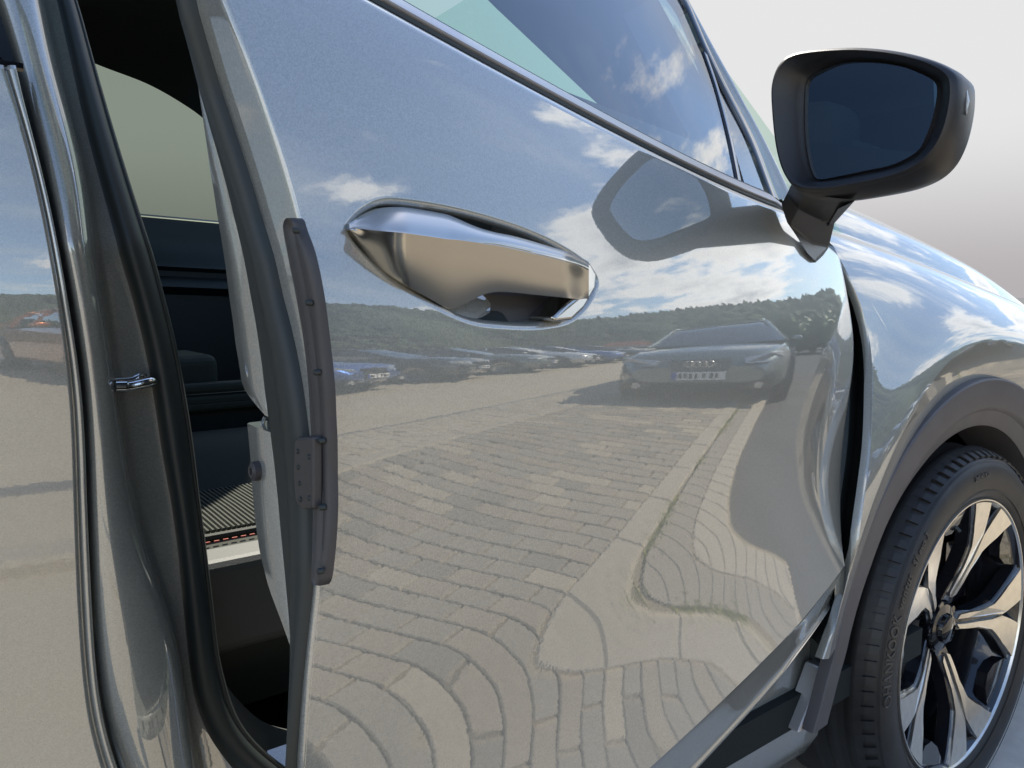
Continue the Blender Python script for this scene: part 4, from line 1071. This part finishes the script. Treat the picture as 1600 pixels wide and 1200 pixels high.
# ---- sill, fender foot
def sill():
    xs = np.linspace(-.6, 1.10, 50); zt_ = itp(xs, [(-.6, .50), (.6, .475), (1.1, .47)])
    rows = [np.stack([xs, np.full(50, y), zt_+d], 1) for d, y in [(.05, .72), (.02, .665), (.008, .646), (-.01, .638), (-.05, .634), (-.09, .630), (-.14, .628), (-.19, .634), (-.23, .655), (-.25, .72)]]
    MB().grid(rows).build('sill', M['paint'], car, sharp=None)
    P = [on_y(x, y, .597) for x, y in [(1306, 1038), (1286, 1044), (1268, 1095), (1248, 1146), (1276, 1140), (1292, 1090)]]
    bevel(MB().prism(P, (0, .03, 0)).build('fender_foot', M['moulding'], car, smooth=False), .003, 2)
sill()

# ---- cabin
def cabin():
    rt_ = MB()
    rows = [[(-1.2+(1.70+.38*float(smooth(y, 1.55, 2.1)))*u, y, 1.64-.3*max(0, abs(y-1.49)-.48)**1.5-.06*max(0, .0-(-1.2+1.7*u))**2) for y in np.linspace(.80, 2.24, 18)] for u in np.linspace(0, 1, 18)]
    rf = MB().grid(rows).build('roof', M['lining'], car); thick(rf, .03, 1)
    # far door: trim panel with window opening
    fy = 2.22
    top = [(60, 60), (150, 100), (230, 131), (290, 165), (330, 195), (420, 270)]
    fd = empty('far_door', (0, 0, 0), car)
    top = spline(np.array(top, float), 40)
    rows = [[on_y(x, y, fy) for x, y in top], [np.array([on_y(x, y, fy)[0], fy-.10, max(1.60, on_y(x, y, fy)[2]+.04)]) for x, y in top], [np.array([on_y(x, y, fy)[0], fy-.20, 1.645]) for x, y in top]]
    MB().grid(rows).build('far_window_frame', M['lining'], fd)
    s0 = on_y(60, 326, fy); s1 = on_y(220, 336, fy); s2 = on_y(420, 347, fy); sl = s2-s1; zl = s1[2]
    xs = np.linspace(-.6, 1.35, 40); zz_ = zl-.004-.035*(xs-s1[0])
    prof = [(.004, .0), (-.006, .004), (-.022, -.002), (-.03, -.05), (-.036, -.10), (-.060, -.118), (-.063, -.128), (-.045, -.138), (-.045, -.152), (-.075, -.165), (-.08, -.18), (-.05, -.2), (-.05, -.6), (-.02, -.9)]
    MB().grid([np.stack([xs, fy+a+0*xs, zz_+b], 1) for a, b in prof]).build('door_trim_panel', M['trim'], fd, sharp=50)
    MB().grid([np.stack([xs, fy-.001+0*xs, zz_+.006], 1), np.stack([xs, fy-.008+0*xs, zz_+.0065], 1), np.stack([xs, fy-.012+0*xs, zz_+.001], 1)]).build('sill_strip', M['moulding'], fd)
    MB().add([(-.6, fy+.01, zl-.1), (1.5, fy+.01, zl-.1), (1.5, fy+.01, 1.75), (-.6, fy+.01, 1.75)], [(0, 1, 2, 3)]).build('far_window_glass', M['farglass'], fd, smooth=False)
    # wide inner trim of the near A pillar, its edge slanting across the window
    q = [on_y(x, y, .80) for x, y in [(640, -130), (770, 0), (870, 95), (962, 182), (1010, 228), (1120, 285), (1206, 330), (1200, 290), (1136, 160), (1062, 0), (1000, -130)]]
    MB().prism(q, (.02, .02, 0)).build('a_pillar_trim', M['lining'], car, smooth=False)
    # floor, tunnel, rear bulkhead
    MB().box((.2, 1.49, .36), (2.4, 1.75, .05)).build('cabin_floor', M['lining'], car, smooth=False)
    MB().box((-1.0, 1.49, .9), (.06, 1.6, 1.3)).build('rear_seat', M['lining'], car, smooth=False)
    c = MB().box((.45, 1.50, .60), (1.3, .20, .38)); co = bevel(c.build('centre_console', M['trim'], car, smooth=False), .02, 3)
    # rails and armrest
    p = lambda x, y, Y: on_y(x, y, Y)
    ar = bevel(MB().box(p(278, 579, 1.50)-np.array([.10, 0, .0]), (.30, .17, .065)).build('armrest', M['leather'], co, smooth=False), .018, 4)
    for y0, nm in ((598, 'console_edge'), (617, 'console_edge'), (626, 'console_edge')):
        q = p(330, y0, 1.40); bevel(MB().box((q[0]+.1, 1.40, q[2]-.008), (1.0, .03, .018)).build(nm, M['leather'], co, smooth=False), .006, 2)
    # passenger seat
    seat = empty('passenger_seat', (.4, 1.1, .5), car); inv = -np.array([.4, 1.1, .5])
    def cush(name, m, prof, x0, x1, taper=0.0):
        xs = np.linspace(x0, x1, 26); rows = []
        for y, z in prof:
            e = np.sqrt(np.clip(1-((xs-(x0+x1)/2)/((x1-x0)/2))**6, 0, 1))
            rows.append(np.stack([xs+inv[0], np.full(26, y+inv[1]), .45+inv[2]+(z-.45)*(.7+.3*e)], 1))
        return MB().grid(rows).build(name, m, seat, sharp=None)
    cush('far_bolster', M['leather'], spline([(1.225, .655), (1.255, .69), (1.30, .735), (1.345, .752), (1.385, .735), (1.40, .68), (1.40, .5)], 24), .12, .72)
    cush('cushion_base', M['seat'], [(1.24, .668), (1.20, .676), (1.0, .672), (.965, .668), (.955, .66), (.955, .5)], .10, .80)
    rb = MB()
    for k in range(90):
        x = .13+k*.0066; rb.tube([(x+inv[0], 1.215+inv[1], .681+inv[2]), (x+inv[0], 1.10+inv[1], .6805+inv[2]), (x+inv[0], 1.005+inv[1], .678+inv[2])], .0027, 6)
    tag(rb.build('ribbed_panel', M['seat'], seat), kind='stuff')
    MB().tube([(x+inv[0], .992+inv[1], .674+inv[2]) for x in np.linspace(.1, .8, 12)], .006, 8).build('seat_piping', M['leather'], seat)
    stt = MB()
    for k in range(60):
        x = .12+k*.0112; stt.box((x+inv[0], .976+inv[1], .6735+inv[2]), (.0065, .0022, .002))
    tag(stt.build('seat_stitching', M['stitch'], seat, smooth=False), kind='stuff')
    cush('near_bolster', M['leather'], spline([(.970, .668), (.94, .672), (.905, .655), (.885, .62), (.88, .5)], 16), .10, .80)
    v = p(360, 868, .80); bevel(MB().box((.45+inv[0], .815+inv[1], v[2]-.05+inv[2]), (.62, .06, .10)).build('seat_side_cover', M['sillplastic'], seat, smooth=False), .012, 3)
    bevel(MB().box((-.05+inv[0], 1.1+inv[1], 1.0+inv[2]), (.16, .46, .75), ).build('seat_backrest', M['seat'], seat, smooth=False), .05, 4)
    # kick plate along the door opening
    kp = spline([on_y(x, y, .735) for x, y in [(352, 1075), (372, 1108), (400, 1140), (430, 1163), (480, 1178), (560, 1185)]], 40)
    MB().grid([kp+[0, -.03, -.025], kp+[0, -.012, -.006], kp, kp+[0, .03, .01], kp+[0, .06, .0]]).build('kick_plate', M['sillplastic'], car, sharp=50)
    # dashboard with its hood
    rows = []
    for y in np.linspace(.78, 2.2, 24):
        rows.append([(1.22, y, 1.04), (1.20, y, 1.06), (1.12, y, 1.07), (1.04, y, 1.05), (1.02, y, .98), (1.06, y, .80), (1.10, y, .5)])
    db = MB().grid(rows).build('dashboard', M['trim'], car, sharp=None)
    c = on_plane(1025, 215, np.array([1.02, .8, 1.1]), np.array([1., 0, 0]))
    hm = MB().lathe([(0.0005, .055), (.03, .05), (.052, .03), (.060, 0), (.060, -.03)], c+np.array([0, .01, -.035]), (-.25, -.35, .9), 32)
    hm.build('dashboard_hood', M['leather'], db, sharp=None)
    # windscreen, A pillar, cowl
    ws = []
    for k in np.linspace(0, 1, 14):
        y0 = .70+.13*k; yy = np.linspace(y0, 2.98-y0, 20); b = (yy-1.49)/.79
        ws.append(np.stack([1.50-.62*k-.24*b*b*(1-.35*k), yy, 1.075+.47*k-.02*b*b], 1))
    wsd = orient(MB().grid(ws).build('windscreen', M['windscreen'], car, sharp=None), (-1, 0, -.5))
    ap = spline([on_y(1236, 312, .66), on_y(1205, 245, .682), on_y(1160, 160, .71), (on_y(1110, 70, .745)), on_y(1068, -8, .775), on_y(1000, -130, .83)], 50)
    pa = MB().grid([ap+[-.03, .03, 0], ap+[-.012, -.002, 0], ap+[.0, -.003, 0], ap+[.012, .006, .004], ap+[.03, .05, .01]]).build('a_pillar', M['paint'], car, sharp=None)
    MB().grid([ap+[-.10, .03, -.03], ap+[-.03, .025, 0]]).build('a_pillar_seal', M['rubber'], pa)
    MB().grid([[(1.16, .80, 1.03), (1.20, 1.49, 1.05), (1.16, 2.2, 1.03)], [(1.42, .80, 1.03), (1.55, 1.49, 1.05), (1.42, 2.2, 1.03)]]).build('cowl', M['plastic'], car)
cabin()
# closed off far flank and underside so that no daylight leaks under the cabin
MB().grid([[(x, 2.40, .35), (x, 2.42, .7), (x, 2.40, 1.0), (x, 2.34, 1.10)] for x in np.linspace(-1.6, 2.6, 12)]).build('far_flank', M['paint'], car, sharp=60)
MB().box((.5, 1.55, .27), (3.9, 1.50, .06)).build('underbody', M['rubber'], car, smooth=False)
# front end closing the body beyond the fender
pl_ = spline([(2.30, .665), (2.52, .74), (2.70, .95), (2.79, 1.25), (2.80, 1.49), (2.79, 1.73), (2.70, 2.03), (2.52, 2.24), (2.30, 2.315)], 50)
fb = MB().grid([np.stack([pl_[:, 0]-d, pl_[:, 1], np.full(50, z)], 1) for z, d in [(.24, .10), (.30, .02), (.45, .0), (.65, .0), (.80, .03), (.90, .09), (.95, .16)]]).build('front_bumper', M['paint'], car, sharp=None)
# rear flank and tail
MB().grid([[(x, .64, .30), (x, .60, .6), (x, .605, .9), (x, .64, 1.1)] for x in np.linspace(-2.2, -.9, 8)]).build('rear_quarter', M['paint'], car, sharp=60)
for y in (.72, 2.26):
    for x in (-1.28,):
        rw = MB().lathe([(.2, -.1), (.30, -.112), (.34, -.08), (.343, .08), (.30, .112), (.2, .1)], (x, y+(.02 if y < 1 else -.02), .352), (0, 1, 0), 48).build('rear_wheel', M['tyre'], car)
MB().lathe([(.2, -.1), (.30, -.112), (.34, -.08), (.343, .08), (.30, .112), (.2, .1)], (1.51, 2.28, .352), (0, 1, 0), 48).build('far_front_wheel', M['tyre'], car)
